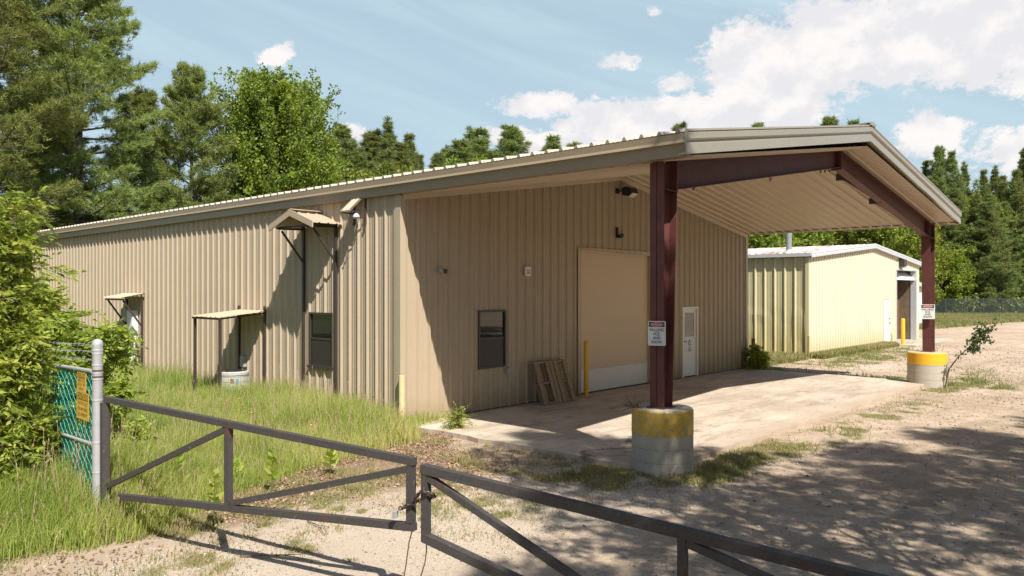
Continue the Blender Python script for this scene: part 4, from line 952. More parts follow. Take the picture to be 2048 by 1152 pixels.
w.build('side_wall', M['cream_shaded'], yb)
w = MB(); w.quad((x1, y0_, -.1), (x1, y1_, -.1), (x1, y1_, ze), (x1, y0_, ze)); w.build('side_wall', M['cream'], yb)
w = MB(); w.add([(x0, y1_, -.1), (x1, y1_, -.1), (x1, y1_, ze), (xm, y1_, zp), (x0, y1_, ze)], [(0, 1, 2, 3, 4)]); w.build('rear_wall', M['cream'], yb)
pr = rib_profile(y0_ - .12, y1_ + .1, pitch=.30, h=.03, minor=.0)
for s_, xe in ((1, x0 - .15), (-1, x1 + .15)):
    w = MB(); zz = ytop(x0) - .013 + .10; w.strip([(xe, y, zz + o_) for y, o_ in pr], [(xm, y, zp + .10 + o_) for y, o_ in pr]); w.build('roof', M['rust_roof'] if s_ == 1 else M['silver_trim'], yb)
    w = MB(); w.prism([(xe - s_ * .05, y0_ - .13, zz - .14), (xe - s_ * .05, y0_ - .13, zz + .0), (xe + s_ * .06, y0_ - .13, zz + .005), (xe + s_ * .12, y0_ - .13, zz - .14)], (0, y1_ - y0_ + .2, 0)); w.build('eave_gutter', M['silver_trim'], yb)
    w = MB(); A_ = [(xe, y0_ - .14, zz + .04), (xe, y0_ - .16, zz - .04), (xe, y0_ - .14, zz - .07), (xe, y0_ - .17, zz - .10), (xe, y0_ - .17, zz - .19), (xe, y0_ + .0, zz - .19)]
    B_ = [(xm, b, c - zz + zp + .10) for a, b, c in A_]; w.strip(A_, B_); w.build('rake_trim', M['silver_trim'], yb)
w = MB(); w.box(30.95, 31.82, y0_ - .03, y0_ + .02, .02, 2.20); dd = w.build('side_door', M['white'], yb); w = MB(); w.lathe([(.03, 1.0), (.03, 1.06)], 31.72, y0_ - .06, 10); w.lathe([(.03, 1.22), (.03, 1.27)], 31.72, y0_ - .05, 10); w.build('door_knob', M['black'], dd)
w = MB(); w.box(DO[0] - .08, DO[0], y0_ - .05, y0_ + .25, -.05, DO[2] + .08); w.box(DO[1], DO[1] + .14, y0_ - .05, y0_ + .25, -.05, DO[2] + .08); w.box(DO[0], DO[1], y0_ - .05, y0_ + .25, DO[2], DO[2] + .08); w.build('doorway_frame', M['silver_trim'], yb)
w = MB()
for k in range(5): w.prism([(DO[0], y0_ + .02 + .07 * k ** 1.3, DO[2] - .5 + k * .105), (DO[0], y0_ + .02 + .07 * (k + 1) ** 1.3, DO[2] - .5 + (k + 1) * .105 - .01), (DO[0], y0_ + .06 + .07 * (k + 1) ** 1.3, DO[2] - .5 + (k + 1) * .105 - .01), (DO[0], y0_ + .06 + .07 * k ** 1.3, DO[2] - .5 + k * .105)], (DO[1] - DO[0], 0, 0))
w.build('rolled_up_door', M['white_metal'], yb)
w = MB(); w.box(DO[1] + .01, DO[1] + .05, y0_ + .3, 8, -.05, 3.9); w.build('insulated_wall', M['insulation'], yb)
w = MB(); w.box(DO[0] - 3, DO[1] + .0, 7.0, 7.05, -.05, 4.2); w.build('partition', M['insulation'], yb)
w = MB(); w.box(35.6, 35.8, 2.6, 2.85, -.05, 4.0); w.box(35.75, 36.4, 1.1, 1.2, -.05, 3.9); w.box(DO[0], DO[1], 6.9, 6.98, 2.05, 2.2); w.box(DO[0], DO[1], 6.9, 6.98, .95, 1.05); w.build('interior_post', M['oak'], yb)
w = MB(); w.box(35.9, 36.38, 2.0, 2.1, .75, 2.1); w.build('red_panel', M['red_panel'], yb)
w = MB(); w.box(x0 + .1, x1 - .1, y0_ + .1, y1_ - .1, -.12, -.03); w.build('floor_slab', M['pier'], yb)
w = MB(); w.box(x0 - .075, x0 + .0, y0_ - .02, y0_ + .12, -.1, ze - .05); w.build('corner_trim', M['cream_shaded'], yb)
o = thing('flood_light', (33.6, y0_ - .2, 3.8), 'square dark floodlight above the open doorway of the cream building', 'lamp')
w = MB(); w.box(33.3, 33.85, y0_ - .30, y0_ - .02, 3.92, 4.28, .03); w.build('housing', M['bronze'], o); w = MB(); w.box(33.36, 33.79, y0_ - .26, y0_ - .06, 3.84, 3.93, .02); w.build('lens', M['grey_box'], o)
o = thing('flue_pipe', (21.9, 1.2, 4.1), 'silver flue pipe rising from the rusty roof edge of the cream building', 'flue')
w = MB(); w.lathe([(.115, 4.0), (.115, 5.6)], 21.85, 1.25, 20); w.build('pipe', M['stack'], o, smooth=True); w = MB(); w.lathe([(.20, 4.15), (.20, 4.22), (.13, 4.34), (.13, 4.38)], 21.85, 1.25, 20); w.build('flashing', M['silver_trim'], o)
pad = MB(); pad.box(31.5, 38.5, -1.1, .2, -.2, -.03); po = pad.build('path', M['pier'], keep=True); tag(po, kind='structure')
# bits of a farther shed beyond
o = thing('far_shed', (60, 3, 0), 'small pale far shed just showing behind the cream building', 'shed')
c0 = at(1846, 640, 62); w = MB(); w.box(c0[0] - 3, c0[0], c0[1] - .5, c0[1] + 4, -.1, 2.9); w.build('walls', M['white_metal'], o)
w = MB(); w.prism([(c0[0] - 3.3, c0[1] - .8, 2.9), (c0[0] + .3, c0[1] - .8, 2.9), (c0[0] + .3, c0[1] + 1.75, 3.7), (c0[0] - 3.3, c0[1] + 1.75, 3.7)], (0, 0, .08)); w.prism([(c0[0] - 3.3, c0[1] + 4.3, 2.9), (c0[0] + .3, c0[1] + 4.3, 2.9), (c0[0] + .3, c0[1] + 1.75, 3.7), (c0[0] - 3.3, c0[1] + 1.75, 3.7)], (0, 0, .08)); w.build('roof', M['silver_trim'], o)

# far chain-link fence
o = thing('chain_link_fence', (95, 8, 0), 'long low chain-link fence in front of the far trees', 'fence')
Pa, Pb = at(1780, 620, 87.5), at(2200, 620, 84); Pa[2] = Pb[2] = 0
fence_wire = simple('dull_wire', (.07, .085, .075), .6)
for t_ in np.linspace(0, 1, 12):
    q = Pa + (Pb - Pa) * t_; w = MB(); w.tube([(q[0], q[1], -.1), (q[0], q[1], 1.75)], .045, 6); w.build('post', fence_wire, o)
w = MB(); w.tube([Pa + UPV * 1.72, Pb + UPV * 1.72], .03, 6); w.build('top_rail', fence_wire, o)
def mesh_alpha():
    m = bpy.data.materials.new('wire_netting'); m.use_nodes = True; t = NT(m.node_tree); b = t.n['Principled BSDF']; p = t.pos(); x, y, z = t.sep(p)
    b.inputs['Base Color'].default_value = (.05, .065, .055, 1)
    def ln(e): return t.m('LESS_THAN', t.m('FRACT', t.m('MULTIPLY', e, 9.0)), .22)
    a = t.m('MAXIMUM', ln(t.m('ADD', t.m('MULTIPLY', y, 1), z)), ln(t.m('SUBTRACT', t.m('MULTIPLY', y, 1), z))); t.put(b.inputs['Alpha'], a); return m
w = MB(); w.quad(Pa, Pb, Pb + UPV * 1.7, Pa + UPV * 1.7); w.build('netting', mesh_alpha(), o)
#@@TREES
# ------------------------------------------------------------------ vegetation
def unit(a): return a / (np.linalg.norm(a, axis=-1, keepdims=True) + 1e-9)
def diamonds(P, D, L, W, rng, fold=0):
    n = len(P); D = unit(D); S = unit(np.cross(D, rng.normal(size=(n, 3)))); L = np.broadcast_to(L, (n,))[:, None]; W = np.broadcast_to(W, (n,))[:, None]
    mid = P + D * L * .45
    return np.stack([P, mid + S * W / 2, P + D * L, mid - S * W / 2], 1).reshape(-1, 3)
def needles(P, D, L, W, rng):
    n = len(P); D = unit(D); S = unit(np.cross(D, rng.normal(size=(n, 3)))); L = np.broadcast_to(L, (n,))[:, None]; W = np.broadcast_to(W, (n,))[:, None]
    return np.stack([P - S * W / 2, P + S * W / 2, P + D * L], 1).reshape(-1, 3)
def limb(mb, p, q, r0, r1, n=5, bend=0, rng=None, seg=4):
    p = np.array(p); q = np.array(q); pts = []
    for i in range(seg + 1):
        t = i / seg; c = p + (q - p) * t; c = c + np.array([0, 0, bend * sin(pi * t)]); 
        if rng is not None and 0 < i < seg: c = c + rng.normal(size=3) * np.linalg.norm(q - p) * .015
        pts.append(c)
    mb.tube(pts, [r0 + (r1 - r0) * i / seg for i in range(seg + 1)], n, cap=False); return pts

def pine_arrays(H, spread, seed, base=.12, kn=10, nl=.26, nw=.034, dens=1.0, up=.18, taper=.75, bare=.0, tilt=0):
    rng = np.random.default_rng(seed); wood = MB()
    lean = rng.normal(size=2) * .012 * H
    def tr(z): t = z / H; return np.array([lean[0] * t * t, lean[1] * t * t, z])
    wood.tube([tr(z) + (-0, 0, -.2 if z == 0 else 0) for z in np.linspace(0, H, 12)], list(np.linspace(.016 * H, .012, 12)), 8)
    TP, TD = [], []; z = base * H; az = rng.uniform(0, 6.28)
    while z < H * .985:
        t = (z - base * H) / (H * (1 - base)); n = rng.integers(3, 6)
        for k in range(n):
            az += 2 * pi / n + rng.normal() * .35
            Lb = spread * min(1, (1 - t) ** taper + .03) * (1 - .25 * max(0, .25 - t) / .25) * rng.uniform(.55, 1.12)
            if Lb < .25: Lb = .25
            zz = z + rng.normal() * .12; el = up + .55 * t + rng.normal() * .12
            dr = np.array([cos(az), sin(az), 0]); p0 = tr(zz); p1 = p0 + dr * Lb * cos(el) + UPV * Lb * sin(el)
            sag = -.06 * Lb * (1 - t)
            limb(wood, p0, p1, .011 * H * (1 - t) * .35 + .012, .008, 4, sag)
            nt = max(5, int(dens * (10 + 16 * Lb)))
            s = rng.uniform(.28 - .2 * t, 1.0, nt) ** .85; wv = (.10 + .36 * Lb * np.sin(pi * np.clip(s, 0, .98)) ** .7 * (1.1 - .5 * s)) * rng.uniform(-1, 1, nt)
            latd = np.array([-dr[1], dr[0], 0]); c = p0 + (p1 - p0) * s[:, None] + UPV * (sag * np.sin(pi * s))[:, None]
            P = c + latd * wv[:, None] + dr * (np.abs(wv) * .45)[:, None] + UPV * (rng.normal(size=nt) * .07 + .06)[:, None]
            D = dr * .8 + latd * np.sign(wv)[:, None] * .5 + UPV * (.45 + .3 * t); TP.append(P); TD.append(np.broadcast_to(D, P.shape))
            for q in range(0, nt, 5): limb(wood, c[q], P[q], .009, .004, 3, 0, seg=1)
        z += rng.uniform(.32, .62) * (1 + .02 * H) * (1.1 - .5 * t)
    P = np.concatenate(TP); D = np.concatenate(TD)
    P2 = np.repeat(P, kn, 0); D2 = unit(np.repeat(D, kn, 0)) * .75 + rng.normal(size=(len(P2), 3)) * .62
    P2 = P2 + rng.normal(size=P2.shape) * .05
    V = needles(P2, D2, rng.uniform(.6, 1.15, len(P2)) * nl, nw, rng)
    r = np.repeat(np.clip(np.repeat(rng.uniform(.1, .9, len(P)), kn) + rng.normal(size=len(P2)) * .12, 0, 1), 3)
    return V, r, wood
def broad_arrays(H, rad, seed, base=.14, nb=130, tips=11, leaves=15, ls=.17, lw=.13, upw=.75, shape=1.0, trunk=.02, stems=1):
    rng = np.random.default_rng(seed); wood = MB(); LP, LD, LR = [], [], []
    for sidx in range(stems):
        off = rng.normal(size=3) * .18 * (stems > 1); off[2] = 0
        wood.tube([off + (rng.normal() * .05 * i, rng.normal() * .05 * i, z if i else -.2) for i, z in enumerate(np.linspace(0, H * .82, 8))], list(np.linspace(trunk * H, .02, 8)), 8)
        for k in range(nb // stems):
            t = rng.uniform(0, 1) ** .85; z0 = H * (base + (1 - base) * t * .80)
            env = rad * (sin(pi * min(.98, .16 + .80 * t ** shape)) ** .62)
            az = rng.uniform(0, 2 * pi); el = rng.uniform(.35, .8) + upw * t * .55
            Lb = env * rng.uniform(.65, 1.1) / max(.35, cos(el)) * .86; Lb = min(Lb, (H * 1.02 - z0) / max(.2, sin(el)))
            d = np.array([cos(az) * cos(el), sin(az) * cos(el), sin(el)]); p0 = off + np.array([0, 0, z0 - .25 * env]); 
            if p0[2] < H * .06: p0[2] = H * .06
            p1 = p0 + d * Lb; limb(wood, p0, p1, .010 * H * (1 - t) * .5 + .012, .008, 4, -.05 * Lb)
            for q in range(tips):
                s = rng.uniform(.35, 1); c = p0 + d * Lb * s + UPV * (-.05 * Lb * sin(pi * s)); dd = unit(d * .9 + UPV * upw * .7 + rng.normal(size=3) * .55); tl_ = rng.uniform(.4, 1.5) * (.28 * rad ** .6)
                if q % 2 == 0: limb(wood, c, c + dd * tl_, .012, .004, 3, 0, seg=1)
                ss = rng.uniform(.0, 1.0, leaves); sc = rng.normal(size=(leaves, 3)) * (.08 * rad ** .55) * (1.15 - ss)[:, None]
                LP.append(c + dd * (ss * tl_)[:, None] + sc); LD.append(sc * 3 + dd * .4 + rng.normal(size=(leaves, 3)) * .5 + np.array([0, 0, -.1])); LR.append(np.clip(rng.uniform(.15, .85) + rng.normal(size=leaves) * .14, 0, 1))
    P = np.concatenate(LP); D = np.concatenate(LD); r = np.concatenate(LR)
    V = diamonds(P, D, rng.uniform(.7, 1.2, len(P)) * ls, lw, rng); return V, np.repeat(r, 4), wood
def make_tree(name, arr, k, mat, loc, label, cat, group=None, wmat='bark', crown='crown'):
    o = thing(name, loc, label, cat, group); V, r, wood = arr
    np_mesh(crown, V, k, M[mat], o, {'rnd': r})
    Vw = np.array(wood.v); me = bpy.data.meshes.new('trunk'); me.from_pydata(wood.v, [], wood.f); me.materials.append(M[wmat])
    w = bpy.data.objects.new('trunk', me); COL.objects.link(w); w.parent = o
    return o
def copy_thing(o, loc, rz, s, label, group=None):
    c = o.copy(); COL.objects.link(c); c.location = loc; c.rotation_euler = (0, 0, rz); c.scale = (s[0], s[0], s[1]); c['label'] = label
    if group: c['group'] = group
    for ch_ in o.children:
        d = ch_.copy(); COL.objects.link(d); d.parent = c
    return c
def gpos(u, d, z=-.1): p = at(u, 600, d); return (float(p[0]), float(p[1]), z)

# big white pines at the left
P1 = pine_arrays(21.5, 5.5, 11, base=.08, dens=2.3, nl=.27, nw=.036, up=.10, taper=.55)
make_tree('pine_tree', P1, 3, 'pine', gpos(158, 37), 'tallest dense white pine behind the long wall with bare trunk showing', 'tree', 'large pines at the left')
P2 = pine_arrays(20.0, 5.2, 23, base=.08, dens=2.2, up=.12, taper=.5)
make_tree('pine_tree', P2, 3, 'pine', gpos(-25, 33), 'tall white pine cut by the photo\'s left edge above the leafy shrub', 'tree', 'large pines at the left')
P3 = pine_arrays(14.6, 4.6, 31, base=.08, dens=2.2, up=.22, taper=.6)
pineC = make_tree('pine_tree', P3, 3, 'pine', gpos(385, 42), 'shorter thin-topped pine standing between the tallest pine and the maple', 'tree', 'large pines at the left')
copy_thing(pineC, gpos(285, 43.5), 2.1, (1.1, .93), 'low bushy pine squeezed between the tallest pine and the thin-topped pine', 'large pines at the left')
copy_thing(pineC, gpos(75, 42), 4.4, (1.25, .98), 'dense pine low behind the two tall white pines at the far left', 'large pines at the left')
MP = broad_arrays(15.4, 4.5, 5, base=.10, nb=300, tips=14, leaves=26, ls=.18, lw=.125, upw=1.1)
mapleA = make_tree('maple_tree', MP, 4, 'maple', gpos(560, 46), 'bright green maple with upswept spiky boughs behind the long roof', 'tree')
BR = broad_arrays(10.0, 4.2, 15, base=.06, nb=120, tips=12, leaves=16, ls=.26, lw=.18, upw=.6)
brightA = make_tree('broadleaf_tree', BR, 4, 'bright', gpos(1600, 66), 'yellow-green broadleaf tree just behind the rusty roof near its flue pipe', 'tree', 'leafy trees behind the cream building')
# background archetypes
def cluster(parts, seed):
    V, Rr, wood = [], [], MB()
    for k, (H, sp, dx, dy, up, tp, dn) in enumerate(parts):
        v, r, w = pine_arrays(H, sp, seed + k, base=.06, kn=8, nl=.34, nw=.05, dens=dn, up=up, taper=tp); V.append(v + np.array([dx, dy, 0])); Rr.append(r)
        wood.add([(a + dx, b + dy, c) for a, b, c in w.v], w.f)
    return np.concatenate(V), np.concatenate(Rr), wood
B1 = cluster([(17.8, 5.6, 0, 0, .35, .95, 1.0), (16.7, 4.6, 1.9, .8, .45, .9, .9), (16.2, 4.6, -1.8, -.9, .5, .9, .9), (15.2, 4.4, 3.2, -1.2, .4, .9, .9), (15.0, 4.4, -3.3, .8, .4, .9, .9)], 41)
B2 = cluster([(17.8, 4.6, -1.2, 0, .5, .95, .9), (17.2, 4.2, 1.2, .4, .55, .95, .9), (15.6, 4.6, 3.0, -1, .35, .9, .9), (15.0, 4.8, -3.2, .6, .3, .9, .9)], 57)
bgA = make_tree('pine_tree', B1, 3, 'pine_far', gpos(690, 70), 'dark pine just right of the maple behind the roof', 'tree', 'pines showing above the long roof'); bgA.scale = (1.5, 1.5, 1.0)
bgB = make_tree('pine_tree', B2, 3, 'pine_far', gpos(803, 72), 'slender pine with split top, tallest of the pines right of the maple', 'tree', 'pines showing above the long roof'); bgB.scale = (1.3, 1.3, 1.02)
copy_thing(bgA, gpos(748, 72), 1.3, (1.7, .985), 'rounded pine between the maple-side pine and the split-topped pine', 'pines showing above the long roof')
copy_thing(bgB, gpos(865, 80), 2.3, (1.2, .97), 'small lone pine top left of the twin-crowned pine above the roof', 'pines showing above the long roof')
copy_thing(bgB, gpos(943, 78), 4.0, (1.9, 1.08), 'twin-crowned pine above the middle of the long roof', 'pines showing above the long roof')
copy_thing(bgA, gpos(1030, 76), 5.2, (1.8, 1.07), 'rightmost broad pine above the long roof below the round cloud', 'pines showing above the long roof')
copy_thing(bgB, gpos(902, 84), .4, (1.3, .97), 'leaning wispy pine beside the twin-crowned pine', 'pines showing above the long roof')
copy_thing(brightA, gpos(778, 64), .9, (1.15, 1.28), 'pale green bushy tree in front of the pines right of the maple', 'leafy trees above the long roof')
copy_thing(brightA, gpos(985, 70), 2.9, (1.3, 1.47), 'pale green bushy tree low before the twin-crowned pine', 'leafy trees above the long roof')
copy_thing(brightA, gpos(640, 52), 3.9, (.9, .92), 'low bright tree at the maple\'s right foot above the roof edge', 'leafy trees above the long roof')
copy_thing(brightA, gpos(455, 50), 5.1, (.9, .98), 'low bright tree at the maple\'s left foot above the roof edge', 'leafy trees above the long roof')
for u, s, lab in ((1360, 1.46, 'pine tip peeping over the canopy roof edge near its front corner'), (1507, 1.47, 'tiny pine tip showing over the middle of the canopy roof'), (1660, 1.53, 'widest pine tip over the canopy roof close to its peak')):
    copy_thing(bgA, gpos(u, 108), u * .01, (1.9, s), lab, 'pine tips over the canopy roof')
# trees beyond the far fence on the right
RP1 = [(1878, 99, 1.15, 1.20, 'A', 'tall ragged pine rising clear just right of the canopy\'s end'), (1950, 104, 1.1, 1.10, 'B', 'dark pine with a shorter top right of the tall ragged pine'),
       (2055, 96, 1.2, 1.15, 'A', 'dark pine cut by the right edge of the photo'), (2003, 106, 1.2, 1.08, 'B', 'lower pine between the short-topped pine and the photo\'s right edge'), (1915, 93, 1.0, .85, 'A', 'low shaded pine in front beyond the far fence'),
       (1985, 92, 1.15, .8, 'A', 'broad low pine with horizontal boughs over the far fence')]
for u, d, sx, sz, k, lab in RP1: copy_thing(bgA if k == 'A' else bgB, gpos(u, d), u * .37, (sx, sz), lab, 'trees beyond the far fence')
for u, d, sx, sz, lab in ((1915, 97, 1.1, 1.45, 'yellow-green leafy tree below the tall ragged pine'), (1963, 95, 1.0, 1.28, 'bright leafy tree in the middle of the far tree line'), (2030, 98, 1.2, 1.42, 'sunlit leafy tree near the right edge of the far tree line'), (1880, 90, 1.0, .82, 'small bright tree beside the far maroon column')):
    copy_thing(brightA, gpos(u, d), u * .21, (sx, sz), lab, 'trees beyond the far fence')
for u, d, sx, sz, lab in ((1500, 60, 1.0, .82, 'green leafy tree behind the left end of the rusty roof'), (1690, 70, 1.15, 1.0, 'leafy tree behind the peak of the cream building'), (1775, 66, 1.05, .98, 'brightest yellow tree behind the sloping right roof of the cream building'), (1820, 80, 1.0, 1.12, 'leafy tree seen just left of the far maroon column')):
    copy_thing(brightA, gpos(u, d), u * .11, (sx, sz), lab, 'leafy trees behind the cream building')
# far mass of woodland and an unseen ring behind the camera: one object
def wood_mass():
    rng = np.random.default_rng(77); Vs, Rs = [], []
    src = [(np.array(B1[0]).reshape(-1, 3, 3), B1[1].reshape(-1, 3)), (np.array(B2[0]).reshape(-1, 3, 3), B2[1].reshape(-1, 3))]
    spots = []
    for u in range(1440, 2300, 34): spots.append((u, rng.uniform(103, 112), rng.uniform(.9, 1.12) if u > 1850 else rng.uniform(.55, .8)))
    for u in range(-160, 620, 52): spots.append((u, rng.uniform(54, 62), rng.uniform(.42, .6)))
    for u in range(620, 1440, 46): spots.append((u, rng.uniform(88, 98), rng.uniform(.95, 1.08) if u < 850 else rng.uniform(.86, .96)))
    for u in range(1860, 2300, 38): spots.append((u, rng.uniform(93, 97), rng.uniform(.28, .5)))
    extra = [(a, r_, rng.uniform(.6, .9)) for a, r_ in zip(np.linspace(0, 2 * pi, 60, endpoint=False), rng.uniform(32, 44, 60))]
    extra = [('w', a, r_, s_) for a, r_, s_ in extra if cos(a - YAW) < .45]  # unseen trees around the camera's back, thickened to block low sky light
    for sp in [('v',) + q for q in spots] + extra:
        _, u, d, s = sp
        A_, r = src[rng.integers(2)]; sel = rng.permutation(len(A_))[:8000]; T = A_[sel]; c = T.mean(1, keepdims=True); T = c + (T - c) * 2.2
        a = rng.uniform(0, 6.28); ca, sa = cos(a), sin(a); sx = s * 1.25
        X2 = (T[..., 0] * ca - T[..., 1] * sa) * sx; Y2 = (T[..., 0] * sa + T[..., 1] * ca) * sx; g = gpos(u + rng.uniform(-12, 12), d) if sp[0] == 'v' else (CAM[0] + d * sin(u), CAM[1] + d * cos(u), -.1)
        Vs.append(np.stack([X2 + g[0], Y2 + g[1], T[..., 2] * s + g[2] - .8], -1).reshape(-1, 3)); Rs.append(np.clip(r[sel] * .8 + rng.uniform(-.1, .25), 0, 1).ravel())
    return np.concatenate(Vs), np.concatenate(Rs)
V, r = wood_mass(); wm = np_mesh('woodland', V, 3, M['pine_far'], attrs={'rnd': r}); tag(wm, 'mass of dark woodland in the far background, continued unseen behind the camera to block sky light', 'woodland', kind='stuff')
# low undergrowth along the far fence
rng = np.random.default_rng(5); n = 26000; uu = rng.uniform(1770, 2200, n); dd = rng.uniform(88.5, 97, n)
pp = CAM[None] + dd[:, None] * (FW + RT * ((uu - 1024) / F_PX)[:, None]); pp[:, 2] = rng.uniform(0, 1, n) ** 1.3 * (1.2 + 2.2 * fbm(pp[:, 0], pp[:, 1], .35, 4))
V = diamonds(pp, rng.normal(size=(n, 3)), .4, .26, rng); tag(np_mesh('undergrowth', V, 4, M['weed'], attrs={'rnd': np.repeat(rng.uniform(0, .5, n), 4)}), 'tangled undergrowth along the far fence', 'undergrowth', kind='stuff')

# trees behind the camera that shade the drive and the near pier
SHP = pine_arrays(14.6, 4.0, 61, base=.30, kn=9, nl=.30, nw=.05, dens=.75, up=.15, taper=.5)
shA = make_tree('pine_tree', SHP, 3, 'pine', (-3.8, -14.2, -.1), 'nearest pine outside the frame, its boughs shading the near pier', 'tree', 'pines shading the drive')
for i_, ((x, y), s, rz) in enumerate((((-1.2, -18.2), 1.0, 1.2), ((1.8, -19.6), 1.08, 3.3), ((5.2, -20.6), 1.0, .5), ((9.6, -22), 1.05, 2.2), ((14.5, -23.5), 1.0, 4.1), ((20.5, -25), 1.1, 5.1))):
    copy_thing(shA, (x, y, -.1), rz, (s, .97), ('second', 'third', 'fourth', 'fifth', 'sixth', 'seventh')[i_] + ' pine outside the frame counting away from the gate, shading the sandy drive', 'pines shading the drive')

copy_thing(shA, (-7.8, -15.2, -.1), 2.9, (.72, .69), 'small pine outside the frame whose boughs shade the nearer gate leaf', 'pines shading the drive')

# leafy shrub tree in front, left: drooping compound leaves
def shrub_arrays(seed, stems, leaf=.085, lw=.034):
    rng = np.random.default_rng(seed); wood = MB(); LP, LD, LR = [], [], []
    for (bx_, by_), (tx, ty, tz), R_c, nb in stems:
        b0 = np.array([bx_, by_, -.1]); t0 = np.array([tx, ty, tz]); limb(wood, b0, t0, .045, .014, 7, .0, rng, 7)
        for k in range(nb):
            s = rng.uniform(.12, 1.0); c = b0 + (t0 - b0) * s; az = rng.uniform(0, 2 * pi); el = rng.uniform(-.25, .75); L = R_c * rng.uniform(.35, 1.0) * (1.12 - .55 * s)
            d = np.array([cos(az) * cos(el), sin(az) * cos(el), sin(el)]); e = c + d * L; bp = limb(wood, c, e, .013, .004, 4, -.04 * L, rng, 4)
            for q in range(16):
                w = rng.uniform(.25, 1.02); p = c + d * L * w; dd = unit(d * .5 + rng.normal(size=3) * .6 + np.array([0, 0, .12])); tl_ = rng.uniform(.16, .38)
                m_ = int(rng.integers(8, 13)); ss = np.linspace(.15, 1, m_); droop = np.array([0, 0, -.30])
                cc = p + dd * (ss * tl_)[:, None] + droop * (ss ** 2 * tl_)[:, None]; sd = unit(np.cross(dd, UPV) + 1e-6) * np.where(np.arange(m_) % 2, 1, -1)[:, None]
                LP.append(cc); LD.append(sd * .8 + dd * .7 + droop * 1.2 + rng.normal(size=(m_, 3)) * .25); LR.append(np.clip(rng.uniform(.0, .9) + rng.normal(size=m_) * .18, 0, 1))
                if q % 2 == 0: limb(wood, p, cc[-1], .004, .002, 3, 0, seg=1)
    P = np.concatenate(LP); D = np.concatenate(LD); r = np.concatenate(LR); V = diamonds(P, D, rng.uniform(.7, 1.25, len(P)) * leaf, lw, rng); return V, np.repeat(r, 4), wood
def put_shrub(u, d, seed, stems, name, label, leaf=.10, lw=.036, crown='foliage'):
    b = at(u, 700, d); make_tree(name, shrub_arrays(seed, stems, leaf, lw), 4, 'shrub', (float(b[0]), float(b[1]), -.08), label, 'bush' if name == 'bush' else 'tree', None, 'twig', crown)
# stem tips are given as (towards the right of the view, away from it, up)
def vs(r, f_, z): v = RT * r + FW * f_; return (v[0], v[1], z)
put_shrub(5, 9.3, 8, [((0, 0), vs(.05, 0, 3.65), .75, 46), ((0, 0), vs(-.5, .2, 3.3), .95, 46), ((0, 0), vs(.0, -.1, 2.2), .75, 42), ((0, 0), vs(-.5, 0, 1.9), .9, 55), ((0, 0), vs(-.3, -.3, 1.1), .7, 26), ((0, 0), vs(.15, .0, 1.1), .5, 16)], 'shrub_tree', 'tall bright shrub tree with drooping leaves, hiding the left end of the green fence')
put_shrub(105, 12.2, 9, [((0, 0), vs(.1, 0, 2.6), 1.0, 56), ((.1, 0), vs(.85, .1, 2.15), .85, 50), ((0, 0), vs(-.8, .2, 2.8), 1.1, 60), ((0, 0), vs(.9, 0, 1.15), .6, 26), ((0, 0), vs(.1, .2, 1.3), .9, 40)], 'shrub_tree', 'wide leafy shrub behind the green fence with one bough reaching over the meter shelter')
put_shrub(262, 10.4, 28, [((0, 0), vs(0, .1, .75), .36, 16), ((.05, 0), vs(.25, 0, .5), .34, 12)], 'bush', 'low leafy bush just right of the galvanised gate post', .07, .035)
p0_ = at(1512, 722, 26.3); SA4 = shrub_arrays(38, [((0, 0), (.0, .1, .75), .32, 12), ((.05, 0), (.35, -.2, .45), .3, 10)], .09, .05)
make_tree('bush', SA4, 4, 'shrub', (float(p0_[0]), float(p0_[1]), -.08), 'small green bush at the foot of the olive bollard', 'bush', None, 'twig', 'foliage')
p0_ = at(917, 865, 15.0); SA5 = shrub_arrays(48, [((0, 0), (.05, 0, .45), .10, 5), ((.02, .02), (-.10, .05, .36), .08, 4)], .05, .02)
make_tree('weed_plant', SA5, 4, 'shrub', (float(p0_[0]), float(p0_[1]), -.03), 'spindly green weed against the shaded wall at the apron corner', 'weed', None, 'twig', 'foliage')
# sapling leaning beside the far pier
s0 = at(1890, 768, 22.0); s0[2] = -.08
o = thing('sapling', tuple(float(c) for c in s0), 'thin leaning sapling with a dark leafy head beside the far pier', 'sapling'); wood = MB(); rng = np.random.default_rng(3)
tip = at(1985, 655, 21.4); pts = [at(1890, 768, 22.0) * 1.0, at(1898, 738, 21.9), at(1918, 712, 21.8), at(1942, 692, 21.6), at(1965, 668, 21.5), tip]; pts[0][2] = -.1
org = np.array(s0); pts = [p - org for p in pts]; wood.tube(pts, [.022, .02, .017, .014, .01, .005], 6)
LP, LD = [], []
for k in range(34):
    t_ = rng.uniform(2.7, 5); i = int(min(t_, 4)); c = pts[i] + (pts[i + 1] - pts[i]) * (t_ - i); d = unit(rng.normal(size=3) + np.array([.3, -.3, -.1])); L = rng.uniform(.12, .42); limb(wood, c, c + d * L, .006, .002, 3, 0, seg=1)
    m_ = 15; ss = rng.uniform(.2, 1, m_); LP.append(c + d * (ss * L)[:, None] + rng.normal(size=(m_, 3)) * .04); LD.append(rng.normal(size=(m_, 3)) + np.array([0, 0, -.6]))
LP = np.concatenate(LP); V = diamonds(LP, np.concatenate(LD), .10, .055, rng); np_mesh('foliage', V, 4, M['dark_leaf'], o, {'rnd': np.repeat(rng.uniform(0, 1, len(LP)), 4)})
me = bpy.data.meshes.new('stem'); me.from_pydata(wood.v, [], wood.f); me.materials.append(M['twig']); w = bpy.data.objects.new('stem', me); COL.objects.link(w); w.parent = o
